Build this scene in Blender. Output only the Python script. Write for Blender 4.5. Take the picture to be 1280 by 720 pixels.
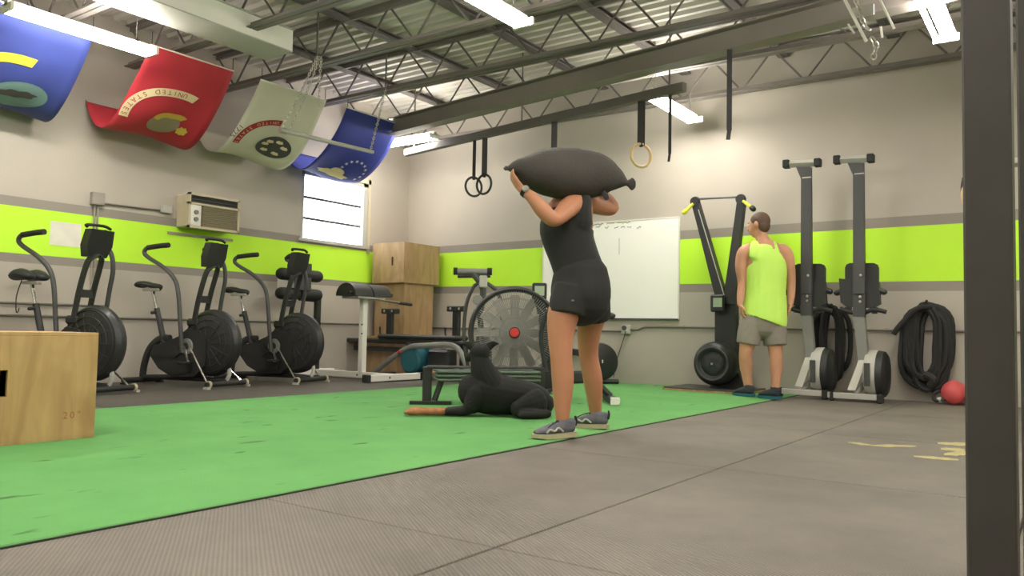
import bpy, bmesh, math, random
from mathutils import Vector, Matrix, Euler, noise
random.seed(7)
for o in list(bpy.data.objects): bpy.data.objects.remove(o)
scene = bpy.context.scene
COL = scene.collection
R = math.radians

# ------------------------------------------------------------------ camera
F = 1000.0; H = 0.62                       # focal length in px of a 1280 wide frame, eye height
_yaw, _pitch, _roll = R(-35.219), R(3.0647), R(1.1354)
_r0 = Vector((math.cos(_yaw), -math.sin(_yaw), 0)); _f0 = Vector((math.sin(_yaw), math.cos(_yaw), 0)); _u0 = Vector((0, 0, 1))
FW = _f0*math.cos(_pitch) + _u0*math.sin(_pitch); _u = _u0*math.cos(_pitch) - _f0*math.sin(_pitch)
RT = _r0*math.cos(_roll) + _u*math.sin(_roll); UP = _u*math.cos(_roll) - _r0*math.sin(_roll)
CAM = Vector((0, 0, H))
cd = bpy.data.cameras.new('camera'); cam = bpy.data.objects.new('camera', cd); COL.objects.link(cam)
cd.sensor_width = 36; cd.lens = 36*F/1280; cd.clip_start = 0.05
cam.matrix_world = Matrix(((RT.x, UP.x, -FW.x, CAM.x), (RT.y, UP.y, -FW.y, CAM.y), (RT.z, UP.z, -FW.z, CAM.z), (0, 0, 0, 1)))
scene.camera = cam
# ------------------------------------------------------------------ world, exposure
w = bpy.data.worlds.new('world'); scene.world = w; w.use_nodes = True
w.node_tree.nodes['Background'].inputs[0].default_value = (0.95, 0.97, 1.0, 1)
w.node_tree.nodes['Background'].inputs[1].default_value = 1.0
scene.view_settings.view_transform = 'Standard'; scene.view_settings.look = 'None'
scene.view_settings.gamma = 1.0; scene.view_settings.use_curve_mapping = False
scene.view_settings.exposure = 0.62
TUBE = 52.0                                # radiance of the fluorescent lamps
LAMPCOL = (1.0, 0.955, 0.885)

# pixel -> place helpers (a pixel gives a direction; the depth comes from the surface it touches)
def ray(x, y): return FW + RT*((x-640)/F) - UP*((y-360)/F)
def gz(x, y, z=0.0): d = ray(x, y); return CAM + d*((z-H)/d.z)
def gy(x, y, Y): d = ray(x, y); return CAM + d*(Y/d.y)
def gx(x, y, X): d = ray(x, y); return CAM + d*(X/d.x)
def gd(x, y, D): return CAM + ray(x, y)*D

# ------------------------------------------------------------------ helpers
def tag(o, label, cat, group=None):
    o['label'] = label; o['category'] = cat
    if group: o['group'] = group
    return o
def thing(name, label, cat, loc=(0, 0, 0), rz=0, group=None):
    o = bpy.data.objects.new(name, None); COL.objects.link(o); o.empty_display_size = .1
    o.location = loc; o.rotation_euler = (0, 0, rz)
    return tag(o, label, cat, group)
def structure(o): o['kind'] = 'structure'; return o
def copy_tree(o, parent=None):
    c = o.copy(); COL.objects.link(c); c.parent = parent
    for ch in list(o.children): copy_tree(ch, c)
    return c

def crom(P, n):
    """Catmull-Rom through a list of tuples/Vectors -> list of Vectors"""
    P = [Vector(p) for p in P]
    if n <= 1 or len(P) < 3: return P
    out = []
    for i in range(len(P)-1):
        a = P[max(i-1, 0)]; b = P[i]; c = P[i+1]; d = P[min(i+2, len(P)-1)]
        for k in range(n):
            t = k/n
            out.append(0.5*((2*b) + (c-a)*t + (2*a-5*b+4*c-d)*t*t + (3*b-a-3*c+d)*t**3))
    out.append(P[-1]); return out

class MB:
    def __init__(s, off=(0, 0, 0)): s.bm = bmesh.new(); s.off = Vector(off)
    def v(s, p): return s.bm.verts.new(Vector(p) - s.off)
    def f(s, vs):
        try: return s.bm.faces.new(vs)
        except ValueError: return None
    def hull(s, pts):
        vs = [s.v(p) for p in pts]
        r = bmesh.ops.convex_hull(s.bm, input=vs)
        bad = [e for e in r['geom_interior'] if isinstance(e, bmesh.types.BMVert)]
        if bad: bmesh.ops.delete(s.bm, geom=bad, context='VERTS')
        return s
    def box(s, c, size, rot=None, b=0.0):
        c = Vector(c); M = rot.to_matrix() if isinstance(rot, Euler) else (rot or Matrix.Identity(3))
        x, y, z = [q/2 for q in size]
        if b <= 0:
            vs = [s.v(c + M @ Vector((i*x, j*y, k*z))) for i in (-1, 1) for j in (-1, 1) for k in (-1, 1)]
            for q in ((0, 1, 3, 2), (4, 6, 7, 5), (0, 4, 5, 1), (2, 3, 7, 6), (0, 2, 6, 4), (1, 5, 7, 3)): s.f([vs[i] for i in q])
            return s
        b = min(b, x*.95, y*.95, z*.95); pts = []
        for i in (-1, 1):
            for j in (-1, 1):
                for k in (-1, 1):
                    pts += [c+M @ Vector((i*x, j*(y-b), k*(z-b))), c+M @ Vector((i*(x-b), j*y, k*(z-b))), c+M @ Vector((i*(x-b), j*(y-b), k*z))]
        return s.hull(pts)
    def ring(s, c, u, v, a, b, n): return [s.v(c + u*(a*math.cos(2*math.pi*i/n)) + v*(b*math.sin(2*math.pi*i/n))) for i in range(n)]
    def bridge(s, A, B):
        n = len(A)
        for i in range(n): s.f([A[i], A[(i+1) % n], B[(i+1) % n], B[i]])
    def tube(s, pts, r, n=8, sub=1, closed=False, side=None, capr=True):
        """r: number, list of numbers or list of (a,b); a lies along 'side'"""
        if not isinstance(r, (list, tuple)): r = [r]*len(pts)
        rr = [(q, q) if not isinstance(q, (tuple, list)) else q for q in r]
        P = crom(pts, sub); Q = crom([(a, b, 0) for a, b in rr], sub)
        m = len(P)
        sv = Vector(side) if side is not None else None
        rings = []; prev = None
        for i in range(m):
            if closed: t = P[(i+1) % m] - P[i-1]
            else: t = P[min(i+1, m-1)] - P[max(i-1, 0)]
            if t.length < 1e-9: t = Vector((0, 0, 1))
            t.normalize()
            if sv is not None: u = sv - t*sv.dot(t)
            elif prev is None:
                h = Vector((0, 0, 1)) if abs(t.z) < .9 else Vector((1, 0, 0)); u = h - t*h.dot(t)
            else: u = prev - t*prev.dot(t)
            if u.length < 1e-6: u = t.orthogonal()
            u.normalize(); prev = u; vv = t.cross(u)
            rings.append((P[i], u, vv, abs(Q[i].x), abs(Q[i].y), t))
        L = [s.ring(c, u, v, a, b, n) for c, u, v, a, b, t in rings]
        for i in range(m-1): s.bridge(L[i], L[i+1])
        if closed: s.bridge(L[-1], L[0])
        else:
            s.f(list(reversed(L[0]))); s.f(L[-1])
        return s
    def capsule(s, pts, r, n=12, sub=4, side=None):
        """tube with rounded ends, for bodies"""
        if not isinstance(r, (list, tuple)): r = [r]*len(pts)
        rr = [(q, q) if not isinstance(q, (tuple, list)) else q for q in r]
        P = [Vector(p) for p in pts]
        d0 = (P[0]-P[1]).normalized(); d1 = (P[-1]-P[-2]).normalized()
        e0 = min(rr[0]); e1 = min(rr[-1])
        PP = crom(P, sub); QQ = [(q.x, q.y) for q in crom([(a, b, 0) for a, b in rr], sub)]
        A = [(P[0]+d0*e0*math.sin(t), (rr[0][0]*math.cos(t), rr[0][1]*math.cos(t))) for t in (1.45, 1.1, .75, .4)]
        B = [(P[-1]+d1*e1*math.sin(t), (rr[-1][0]*math.cos(t), rr[-1][1]*math.cos(t))) for t in (.4, .75, 1.1, 1.45)]
        allp = [a for a, _ in A] + PP + [b for b, _ in B]; allr = [q for _, q in A] + QQ + [q for _, q in B]
        return s.tube(allp, allr, n, 1, side=side)
    def cyl(s, p0, p1, r, r1=None, n=12):
        return s.tube([p0, p1], [r, r if r1 is None else r1], n)
    def lathe(s, prof, M=None, n=24):
        M = M or Matrix.Identity(4); rings = []
        for (r, z) in prof:
            if r < 1e-6: rings.append([s.v(M @ Vector((0, 0, z)))])
            else: rings.append([s.v(M @ Vector((r*math.cos(2*math.pi*i/n), r*math.sin(2*math.pi*i/n), z))) for i in range(n)])
        for A, B in zip(rings, rings[1:]):
            if len(A) == 1 and len(B) == 1: continue
            for i in range(n):
                j = (i+1) % n
                if len(A) == 1: s.f([A[0], B[i], B[j]])
                elif len(B) == 1: s.f([A[j], A[i], B[0]])
                else: s.f([A[i], B[i], B[j], A[j]])
        return s
    def ell(s, c, rad, rot=None, n=16, m=10):
        M = Matrix.Translation(Vector(c)) @ ((rot.to_matrix() if isinstance(rot, Euler) else (rot or Matrix.Identity(3))).to_4x4()) @ Matrix.Diagonal((rad[0], rad[1], rad[2], 1))
        return s.lathe([(math.sin(math.pi*i/m), -math.cos(math.pi*i/m)) for i in range(m+1)], M, n)
    def torus(s, c, nrm, Rr, r, n=28, k=8):
        nrm = Vector(nrm).normalized(); u = nrm.orthogonal().normalized(); v = nrm.cross(u)
        return s.tube([Vector(c)+u*(Rr*math.cos(2*math.pi*i/n))+v*(Rr*math.sin(2*math.pi*i/n)) for i in range(n)], r, k, 1, closed=True)
    def prism(s, poly, h, M=None):
        """polygon in local xy extruded along local z by h (centred)"""
        M = M or Matrix.Identity(4)
        a = [s.v(M @ Vector((x, y, -h/2))) for x, y in poly]; b = [s.v(M @ Vector((x, y, h/2))) for x, y in poly]
        s.f(list(reversed(a))); s.f(b); s.bridge(a, b); return s
    def build(s, name, mat, parent=None, smooth=40, loc=None):
        bmesh.ops.recalc_face_normals(s.bm, faces=s.bm.faces[:])
        me = bpy.data.meshes.new(name); s.bm.to_mesh(me); s.bm.free()
        me.materials.append(mat)
        if smooth:
            me.shade_smooth(); me.set_sharp_from_angle(angle=R(smooth))
        o = bpy.data.objects.new(name, me); COL.objects.link(o)
        if parent is not None: o.parent = parent
        if loc is not None: o.location = loc
        return o
    def remesh(s, name, mat, parent=None, voxel=.008, smooth=6, loc=None):
        bmesh.ops.recalc_face_normals(s.bm, faces=s.bm.faces[:])
        me = bpy.data.meshes.new(name); s.bm.to_mesh(me); s.bm.free()
        t = bpy.data.objects.new('tmp', me); COL.objects.link(t)
        m = t.modifiers.new('r', 'REMESH'); m.mode = 'VOXEL'; m.voxel_size = voxel
        if smooth:
            m2 = t.modifiers.new('s', 'SMOOTH'); m2.factor = .5; m2.iterations = smooth
        dg = bpy.context.evaluated_depsgraph_get()
        me2 = bpy.data.meshes.new_from_object(t.evaluated_get(dg)); me2.name = name
        bpy.data.objects.remove(t); bpy.data.meshes.remove(me)
        me2.materials.clear(); me2.materials.append(mat); me2.shade_smooth()
        o = bpy.data.objects.new(name, me2); COL.objects.link(o)
        if parent is not None: o.parent = parent
        if loc is not None: o.location = loc
        return o
def XZ(y=0): return Matrix(((1, 0, 0, 0), (0, 0, 1, y), (0, 1, 0, 0), (0, 0, 0, 1)))    # local xy -> world xz, z -> y
def YZ(x=0): return Matrix(((0, 0, 1, x), (1, 0, 0, 0), (0, 1, 0, 0), (0, 0, 0, 1)))
def along(p, d):
    d = Vector(d).normalized(); return Matrix.Translation(Vector(p)) @ d.to_track_quat('Z', 'Y').to_matrix().to_4x4()

# ------------------------------------------------------------------ materials
def srgb(r, g, b):
    f = lambda c: (c/255/12.92) if c/255 <= .04045 else ((c/255+.055)/1.055)**2.4
    return (f(r), f(g), f(b), 1)
def mat(name, col, rough=.6, metal=0.0, var=.08, scale=6.0, bump=0.0, bscale=60.0, stretch=None, spec=.5, emit=None, sheen=0):
    m = bpy.data.materials.new(name); m.use_nodes = True; nt = m.node_tree; N = nt.nodes; L = nt.links
    b = N['Principled BSDF']; b.inputs['Roughness'].default_value = rough; b.inputs['Metallic'].default_value = metal
    b.inputs['Specular IOR Level'].default_value = spec
    c = srgb(*col)
    tc = N.new('ShaderNodeTexCoord'); mp = N.new('ShaderNodeMapping'); L.new(tc.outputs['Object'], mp.inputs['Vector'])
    if stretch: mp.inputs['Scale'].default_value = stretch
    nz = N.new('ShaderNodeTexNoise'); nz.inputs['Scale'].default_value = scale; nz.inputs['Detail'].default_value = 4
    L.new(mp.outputs[0], nz.inputs['Vector'])
    mx = N.new('ShaderNodeMix'); mx.data_type = 'RGBA'
    mx.inputs['A'].default_value = tuple(max(0, x*(1-var*1.6)) for x in c[:3])+(1,)
    mx.inputs['B'].default_value = tuple(min(1, x*(1+var*1.6)) for x in c[:3])+(1,)
    L.new(nz.outputs['Fac'], mx.inputs['Factor']); L.new(mx.outputs['Result'], b.inputs['Base Color'])
    if bump:
        n2 = N.new('ShaderNodeTexNoise'); n2.inputs['Scale'].default_value = bscale; n2.inputs['Detail'].default_value = 3
        L.new(mp.outputs[0], n2.inputs['Vector'])
        bp = N.new('ShaderNodeBump'); bp.inputs['Strength'].default_value = bump; bp.inputs['Distance'].default_value = .01
        L.new(n2.outputs['Fac'], bp.inputs['Height']); L.new(bp.outputs[0], b.inputs['Normal'])
    if sheen: b.inputs['Sheen Weight'].default_value = sheen
    if emit:
        b.inputs['Emission Color'].default_value = tuple(emit[0])+(1,); b.inputs['Emission Strength'].default_value = emit[1]
    return m
def math_node(N, L, op, a, b=None, c=None):
    n = N.new('ShaderNodeMath'); n.operation = op
    for i, q in enumerate((a, b, c)):
        if q is None: continue
        if isinstance(q, (int, float)): n.inputs[i].default_value = q
        else: L.new(q, n.inputs[i])
    return n.outputs[0]
M = {}
M['black'] = mat('black_steel', (40, 40, 40), .5, 0, .1, 8)
M['blackplastic'] = mat('black_plastic', (38, 38, 39), .45, 0, .12, 10)
M['rubber'] = mat('black_rubber', (34, 34, 34), .75, 0, .1, 12)
M['vinyl'] = mat('black_vinyl', (42, 42, 42), .5, 0, .1, 20, .15, 120)
M['postgrey'] = mat('dark_grey_post', (60, 57, 54), .55, 0, .12, 10)  # even dark grey, set lighter than the other black steel
M['darkgrey'] = mat('dark_grey_paint', (66, 66, 66), .5, 0, .08, 8)
M['grey'] = mat('grey_paint', (128, 128, 124), .5, 0, .06, 8)
M['blade'] = mat('fan_blade_grey', (150, 146, 138), .6, 0, .05, 8)
M['lightgrey'] = mat('light_grey_paint', (178, 176, 168), .5, 0, .06, 8)
M['alu'] = mat('brushed_aluminium', (190, 188, 182), .35, .7, .05, 12)
M['chrome'] = mat('chrome', (215, 213, 208), .18, .95, .03, 6)
M['white'] = mat('white_paint', (228, 225, 216), .5, 0, .03, 5)
M['cream'] = mat('cream_plastic', (196, 184, 156), .55, 0, .05, 9)
M['creamdark'] = mat('cream_louver', (150, 140, 116), .6, 0, .06, 20)
M['steelpaint'] = mat('grey_roof_steel', (118, 111, 105), .6, 0, .1, 4)
M['steeldark'] = mat('dark_roof_steel', (98, 92, 88), .6, 0, .1, 4)
M['skin_w'] = mat('skin_tan', (178, 122, 92), .55, 0, .08, 9, .05, 90)
M['skin_m'] = mat('skin_rosy', (200, 146, 118), .55, 0, .1, 9, .05, 90)
M['hair'] = mat('dark_brown_hair', (88, 66, 50), .6, 0, .25, 60, .4, 160, stretch=(1, 1, .25))
M['tank'] = mat('black_stretch_fabric', (33, 33, 32), .85, 0, .08, 30, .15, 220, sheen=.1)
M['shortsblk'] = mat('black_shorts_fabric', (32, 32, 31), .8, 0, .1, 25, .15, 200)
M['neon'] = mat('neon_yellow_green_fabric', (206, 252, 112), .8, 0, .05, 8, .15, 120)
M['shortsgrey'] = mat('grey_shorts_fabric', (140, 132, 122), .85, 0, .1, 20, .15, 160)
M['shoegrey'] = mat('grey_mesh_shoe', (98, 98, 108), .8, 0, .2, 40, .3, 240)
M['sole'] = mat('beige_sole', (176, 164, 136), .7, 0, .1, 20)
M['sock'] = mat('black_sock', (36, 34, 34), .9)
M['shoedark'] = mat('dark_shoe', (40, 44, 52), .7, 0, .15, 30)
M['teal'] = mat('teal_trim', (30, 92, 104), .6)
M['fur'] = mat('black_fur', (22, 21, 20), .8, 0, .2, 30, .25, 160, stretch=(1, 1, 1))
M['tan'] = mat('tan_fur', (158, 104, 68), .75, 0, .45, 26, .2, 160)
M['claw'] = mat('dark_claw', (40, 32, 28), .5)
M['bag'] = mat('charcoal_canvas', (62, 58, 54), .8, 0, .1, 10, .25, 60)
M['woodring'] = mat('birch_ring', (214, 186, 136), .5, 0, .08, 18)
M['strap'] = mat('black_webbing', (52, 50, 50), .85)
M['yellow'] = mat('yellow_grip', (226, 226, 70), .6)
M['lcd'] = mat('lcd_screen', (160, 176, 150), .3)
M['red'] = mat('red_plastic', (190, 50, 46), .5)
M['redball'] = mat('red_kettlebell', (206, 84, 86), .5, 0, .08, 6)
M['paper'] = mat('white_paper', (226, 222, 208), .8)
M['board'] = mat('whiteboard_gloss', (252, 251, 244), .3, 0, .01, 3)
M['conduit'] = mat('painted_conduit', (150, 143, 132), .5)
M['conduitdk'] = mat('dark_conduit', (112, 106, 98), .5)
M['chain'] = mat('galvanised_chain', (186, 182, 172), .4, .6)
M['ink'] = mat('black_ink', (58, 56, 54), .8)
M['stamp'] = mat('faded_red_stamp', (150, 92, 60), .8)
M['slot'] = mat('dark_inside', (30, 26, 22), .9)
M['markg'] = mat('green_marker', (120, 160, 90), .7)
M['marko'] = mat('orange_marker', (190, 150, 100), .7)

def wood(name, a, b, rot=(0, 0, 0)):
    m = bpy.data.materials.new(name); m.use_nodes = True; nt = m.node_tree; N = nt.nodes; L = nt.links
    bs = N['Principled BSDF']; bs.inputs['Roughness'].default_value = .6
    tc = N.new('ShaderNodeTexCoord'); mp = N.new('ShaderNodeMapping'); L.new(tc.outputs['Object'], mp.inputs['Vector'])
    mp.inputs['Scale'].default_value = (5, 5, 1.1); mp.inputs['Rotation'].default_value = rot
    n1 = N.new('ShaderNodeTexNoise'); n1.inputs['Scale'].default_value = 1.6; n1.inputs['Detail'].default_value = 5; n1.inputs['Distortion'].default_value = 1.2
    L.new(mp.outputs[0], n1.inputs['Vector'])
    n2 = N.new('ShaderNodeTexNoise'); n2.inputs['Scale'].default_value = 2.2; n2.inputs['Detail'].default_value = 2
    L.new(tc.outputs['Object'], n2.inputs['Vector'])
    mix = N.new('ShaderNodeMix'); mix.data_type = 'RGBA'; mix.inputs['A'].default_value = srgb(*a); mix.inputs['B'].default_value = srgb(*b)
    cr = N.new('ShaderNodeValToRGB'); cr.color_ramp.elements[0].position = .35; cr.color_ramp.elements[1].position = .65
    L.new(n1.outputs['Fac'], cr.inputs[0]); L.new(cr.outputs[0], mix.inputs['Factor'])
    m2 = N.new('ShaderNodeMix'); m2.data_type = 'RGBA'; m2.blend_type = 'MULTIPLY'; m2.inputs['B'].default_value = (.62, .56, .5, 1)
    cr2 = N.new('ShaderNodeValToRGB'); cr2.color_ramp.elements[0].position = .56; cr2.color_ramp.elements[1].position = .78
    L.new(n2.outputs['Fac'], cr2.inputs[0]); L.new(cr2.outputs[0], m2.inputs['Factor']); L.new(mix.outputs['Result'], m2.inputs['A'])
    L.new(m2.outputs['Result'], bs.inputs['Base Color'])
    return m
M['ply'] = wood('plywood', (188, 154, 106), (166, 130, 86))
M['ply2'] = wood('plywood_dull', (178, 148, 110), (156, 126, 90))
M['plyedge'] = mat('plywood_edge', (196, 160, 112), .7, 0, .12, 10, stretch=(1, 1, 30))

def wall_mat(name, axis, b0, b1, t0, t1, s0, s1, band=.098):
    """grey paint with a lime stripe edged by two darker grey bands; stripe edges run from (s0: b0,t0) to (s1: b1,t1) along the wall"""
    m = bpy.data.materials.new(name); m.use_nodes = True; nt = m.node_tree; N = nt.nodes; L = nt.links
    bs = N['Principled BSDF']; bs.inputs['Roughness'].default_value = .6; bs.inputs['Specular IOR Level'].default_value = .3
    tc = N.new('ShaderNodeTexCoord'); sp = N.new('ShaderNodeSeparateXYZ'); L.new(tc.outputs['Object'], sp.inputs[0])
    s = sp.outputs[axis]; z = sp.outputs[2]
    def lin(a, b): return math_node(N, L, 'MULTIPLY_ADD', s, (b-a)/(s1-s0), a-s0*(b-a)/(s1-s0))
    bot, top = lin(b0, b1), lin(t0, t1)
    def between(lo, hi):
        return math_node(N, L, 'MULTIPLY', math_node(N, L, 'GREATER_THAN', z, lo), math_node(N, L, 'LESS_THAN', z, hi))
    lime = between(bot, top)
    outer = between(math_node(N, L, 'SUBTRACT', bot, band), math_node(N, L, 'ADD', top, band*1.08))
    nz = N.new('ShaderNodeTexNoise'); nz.inputs['Scale'].default_value = 1.4; nz.inputs['Detail'].default_value = 6; L.new(tc.outputs['Object'], nz.inputs['Vector'])
    def two(c1, c2):
        x = N.new('ShaderNodeMix'); x.data_type = 'RGBA'; x.inputs['A'].default_value = srgb(*c1); x.inputs['B'].default_value = srgb(*c2); L.new(nz.outputs['Fac'], x.inputs['Factor']); return x.outputs['Result']
    base = two((172, 164, 153), (188, 180, 168)); dark = two((136, 129, 121), (148, 141, 132)); lm = two((188, 240, 56), (200, 248, 70))
    a = N.new('ShaderNodeMix'); a.data_type = 'RGBA'; L.new(outer, a.inputs['Factor']); L.new(base, a.inputs['A']); L.new(dark, a.inputs['B'])
    b = N.new('ShaderNodeMix'); b.data_type = 'RGBA'; L.new(lime, b.inputs['Factor']); L.new(a.outputs['Result'], b.inputs['A']); L.new(lm, b.inputs['B'])
    L.new(b.outputs['Result'], bs.inputs['Base Color'])
    n2 = N.new('ShaderNodeTexNoise'); n2.inputs['Scale'].default_value = 40; L.new(tc.outputs['Object'], n2.inputs['Vector'])
    bp = N.new('ShaderNodeBump'); bp.inputs['Strength'].default_value = .12; bp.inputs['Distance'].default_value = .01; L.new(n2.outputs['Fac'], bp.inputs['Height']); L.new(bp.outputs[0], bs.inputs['Normal'])
    return m
def mat_rubber(name='ribbed_rubber_mat', c0=(88, 82, 75), c1=(118, 110, 100), rib=.16):
    m = bpy.data.materials.new(name); m.use_nodes = True; nt = m.node_tree; N = nt.nodes; L = nt.links
    bs = N['Principled BSDF']; bs.inputs['Roughness'].default_value = .6; bs.inputs['Specular IOR Level'].default_value = .5
    ge = N.new('ShaderNodeNewGeometry')
    nz = N.new('ShaderNodeTexNoise'); nz.inputs['Scale'].default_value = 1.3; nz.inputs['Detail'].default_value = 8; nz.inputs['Roughness'].default_value = .65; L.new(ge.outputs['Position'], nz.inputs['Vector'])
    cr = N.new('ShaderNodeValToRGB'); cr.color_ramp.elements[0].position = .3; cr.color_ramp.elements[0].color = srgb(*c0); cr.color_ramp.elements[1].position = .75; cr.color_ramp.elements[1].color = srgb(*c1)
    L.new(nz.outputs['Fac'], cr.inputs[0])
    mp = N.new('ShaderNodeMapping'); mp.inputs['Rotation'].default_value = (0, 0, R(-54)); L.new(ge.outputs['Position'], mp.inputs[0])
    wv = N.new('ShaderNodeTexWave'); wv.wave_type = 'BANDS'; wv.bands_direction = 'X'; wv.inputs['Scale'].default_value = 26; wv.inputs['Distortion'].default_value = 0
    L.new(mp.outputs[0], wv.inputs['Vector'])
    mx = N.new('ShaderNodeMix'); mx.data_type = 'RGBA'; mx.blend_type = 'MULTIPLY'; mx.inputs['B'].default_value = (1-rib*2.4,)*3+(1,)
    L.new(math_node(N, L, 'MULTIPLY', wv.outputs['Fac'], 1.0), mx.inputs['Factor']); L.new(cr.outputs[0], mx.inputs['A']); L.new(mx.outputs['Result'], bs.inputs['Base Color'])
    bp = N.new('ShaderNodeBump'); bp.inputs['Strength'].default_value = .5; bp.inputs['Distance'].default_value = .004; L.new(wv.outputs['Fac'], bp.inputs['Height']); L.new(bp.outputs[0], bs.inputs['Normal'])
    return m
def mat_turf():
    m = bpy.data.materials.new('green_turf'); m.use_nodes = True; nt = m.node_tree; N = nt.nodes; L = nt.links
    bs = N['Principled BSDF']; bs.inputs['Roughness'].default_value = .9; bs.inputs['Specular IOR Level'].default_value = .15
    ge = N.new('ShaderNodeNewGeometry')
    nz = N.new('ShaderNodeTexNoise'); nz.inputs['Scale'].default_value = 2.2; nz.inputs['Detail'].default_value = 8; nz.inputs['Roughness'].default_value = .6; L.new(ge.outputs['Position'], nz.inputs['Vector'])
    mx = N.new('ShaderNodeMix'); mx.data_type = 'RGBA'; mx.inputs['A'].default_value = srgb(84, 144, 82); mx.inputs['B'].default_value = srgb(114, 170, 102); L.new(nz.outputs['Fac'], mx.inputs['Factor'])
    # scuff marks: sparse dark dashes stretched along the lane
    mp = N.new('ShaderNodeMapping'); mp.inputs['Scale'].default_value = (9, 3.2, 1); mp.inputs['Rotation'].default_value = (0, 0, R(-30)); L.new(ge.outputs['Position'], mp.inputs[0])
    n2 = N.new('ShaderNodeTexNoise'); n2.inputs['Scale'].default_value = 1.0; n2.inputs['Detail'].default_value = 3; L.new(mp.outputs[0], n2.inputs['Vector'])
    cr = N.new('ShaderNodeValToRGB'); cr.color_ramp.elements[0].position = .655; cr.color_ramp.elements[1].position = .72; L.new(n2.outputs['Fac'], cr.inputs[0])
    m2 = N.new('ShaderNodeMix'); m2.data_type = 'RGBA'; m2.inputs['B'].default_value = srgb(58, 96, 52); L.new(mx.outputs['Result'], m2.inputs['A'])
    L.new(math_node(N, L, 'MULTIPLY', cr.outputs[0], .8), m2.inputs['Factor']); L.new(m2.outputs['Result'], bs.inputs['Base Color'])
    n3 = N.new('ShaderNodeTexNoise'); n3.inputs['Scale'].default_value = 180; L.new(ge.outputs['Position'], n3.inputs['Vector'])
    bp = N.new('ShaderNodeBump'); bp.inputs['Strength'].default_value = .5; bp.inputs['Distance'].default_value = .006; L.new(n3.outputs['Fac'], bp.inputs['Height']); L.new(bp.outputs[0], bs.inputs['Normal'])
    return m
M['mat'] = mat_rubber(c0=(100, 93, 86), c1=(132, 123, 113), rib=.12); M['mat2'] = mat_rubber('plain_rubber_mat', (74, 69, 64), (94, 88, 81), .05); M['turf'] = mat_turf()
M['concrete'] = mat('concrete_slab', (60, 57, 54), .8, 0, .1, 3)
M['deck'] = mat('galvanised_roof_deck', (205, 200, 190), .5, .1, .12, 3, stretch=(.6, 3, 1))
M['frontwall'] = mat('grey_block_paint', (178, 170, 158), .7, 0, .05, 2)

# ------------------------------------------------------------------ room shell
XL, YB, XR, YF, ZC = -8.23, 8.9, 3.2, -3.2, 3.80
M['wall_l'] = wall_mat('painted_wall_left', 1, 1.263, 1.263, 1.712, 1.708, 3.0, 8.0, .085)
M['wall_b'] = wall_mat('painted_wall_back', 0, 1.238, 1.194, 1.729, 1.761, -7.35, -.7)
M['wall_p'] = wall_mat('painted_wall_plain', 1, 1.25, 1.25, 1.73, 1.73, 0, 1)
structure(MB().box(((XL+XR)/2, (YF+YB)/2, -.062), (XR-XL+.4, YB-YF+.4, .1)).build('floor', M['concrete'], smooth=0))
FLOOR = bpy.data.objects['floor']
# window opening in the left wall
WY0, WY1, WZ0, WZ1 = 6.86, 8.05, 1.735, 2.665
wl = MB()
for (y0, y1, z0, z1) in ((YF-.2, WY0, -.1, ZC+.1), (WY1, YB+.2, -.1, ZC+.1), (WY0, WY1, -.1, WZ0), (WY0, WY1, WZ1, ZC+.1)):
    wl.box((XL-.1, (y0+y1)/2, (z0+z1)/2), (.2, y1-y0, z1-z0))
structure(wl.build('wall_left', M['wall_l'], smooth=0))
structure(MB().box(((XL+XR)/2, YB+.1, ZC/2), (XR-XL+.4, .2, ZC+.2)).build('wall_back', M['wall_b'], smooth=0))
structure(MB().box((XR+.1, (YF+YB)/2, ZC/2), (.2, YB-YF+.4, ZC+.2)).build('wall_right', M['wall_p'], smooth=0))
structure(MB().box(((XL+XR)/2, YF-.1, ZC/2), (XR-XL+.4, .2, ZC+.2)).build('wall_front', M['frontwall'], smooth=0))
# corrugated roof deck, ribs along X
dk = MB(); prof = []; y = YF-.1; per = .152
while y < YB+.1:
    prof += [(y, ZC), (y+.05, ZC), (y+.068, ZC+.038), (y+.134, ZC+.038)]; y += per
a = [dk.v((XL-.1, p[0], p[1])) for p in prof]; b = [dk.v((XR+.1, p[0], p[1])) for p in prof]
a2 = [dk.v((XL-.1, p[0], ZC+.12)) for p in prof]; b2 = [dk.v((XR+.1, p[0], ZC+.12)) for p in prof]
for i in range(len(prof)-1):
    dk.f([a[i], b[i], b[i+1], a[i+1]]); dk.f([a2[i], a2[i+1], b2[i+1], b2[i]])
structure(dk.build('ceiling', M['deck'], smooth=0))

# rubber mats (4 x 6 ft) laid as pieces of the floor
def mat_mesh(sx, sy, m):
    mb = MB(); mb.box((0, 0, -.0065), (sx-.008, sy-.006, .013), b=.0025)
    o = mb.build('mat', M[m], FLOOR, smooth=0); return o
_proto = {}
def put_mat(x0, x1, y0, y1, m='mat'):
    k = (round(x1-x0, 3), round(y1-y0, 3), m)
    if k in _proto: o = _proto[k].copy(); COL.objects.link(o); o.parent = FLOOR
    else: o = mat_mesh(*k); _proto[k] = o
    o.location = ((x0+x1)/2, (y0+y1)/2, 0)
LY = 1.76
cols = [(-2.47, -1.37, 1.88), (-1.37, -.16, 3.64), (-.16, 1.05, 1.75), (1.05, 2.26, 3.4), (2.26, XR, 1.9)]
for x0, x1, s in cols:
    y = s - LY*math.ceil((s-YF)/LY)
    while y < YB-.01:
        put_mat(x0, x1, max(y, YF), min(y+LY, YB)); y += LY
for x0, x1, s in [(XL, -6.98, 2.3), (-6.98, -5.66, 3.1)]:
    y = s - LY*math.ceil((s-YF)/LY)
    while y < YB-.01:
        put_mat(x0, x1, max(y, YF), min(y+LY, YB), 'mat2'); y += LY
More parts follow.
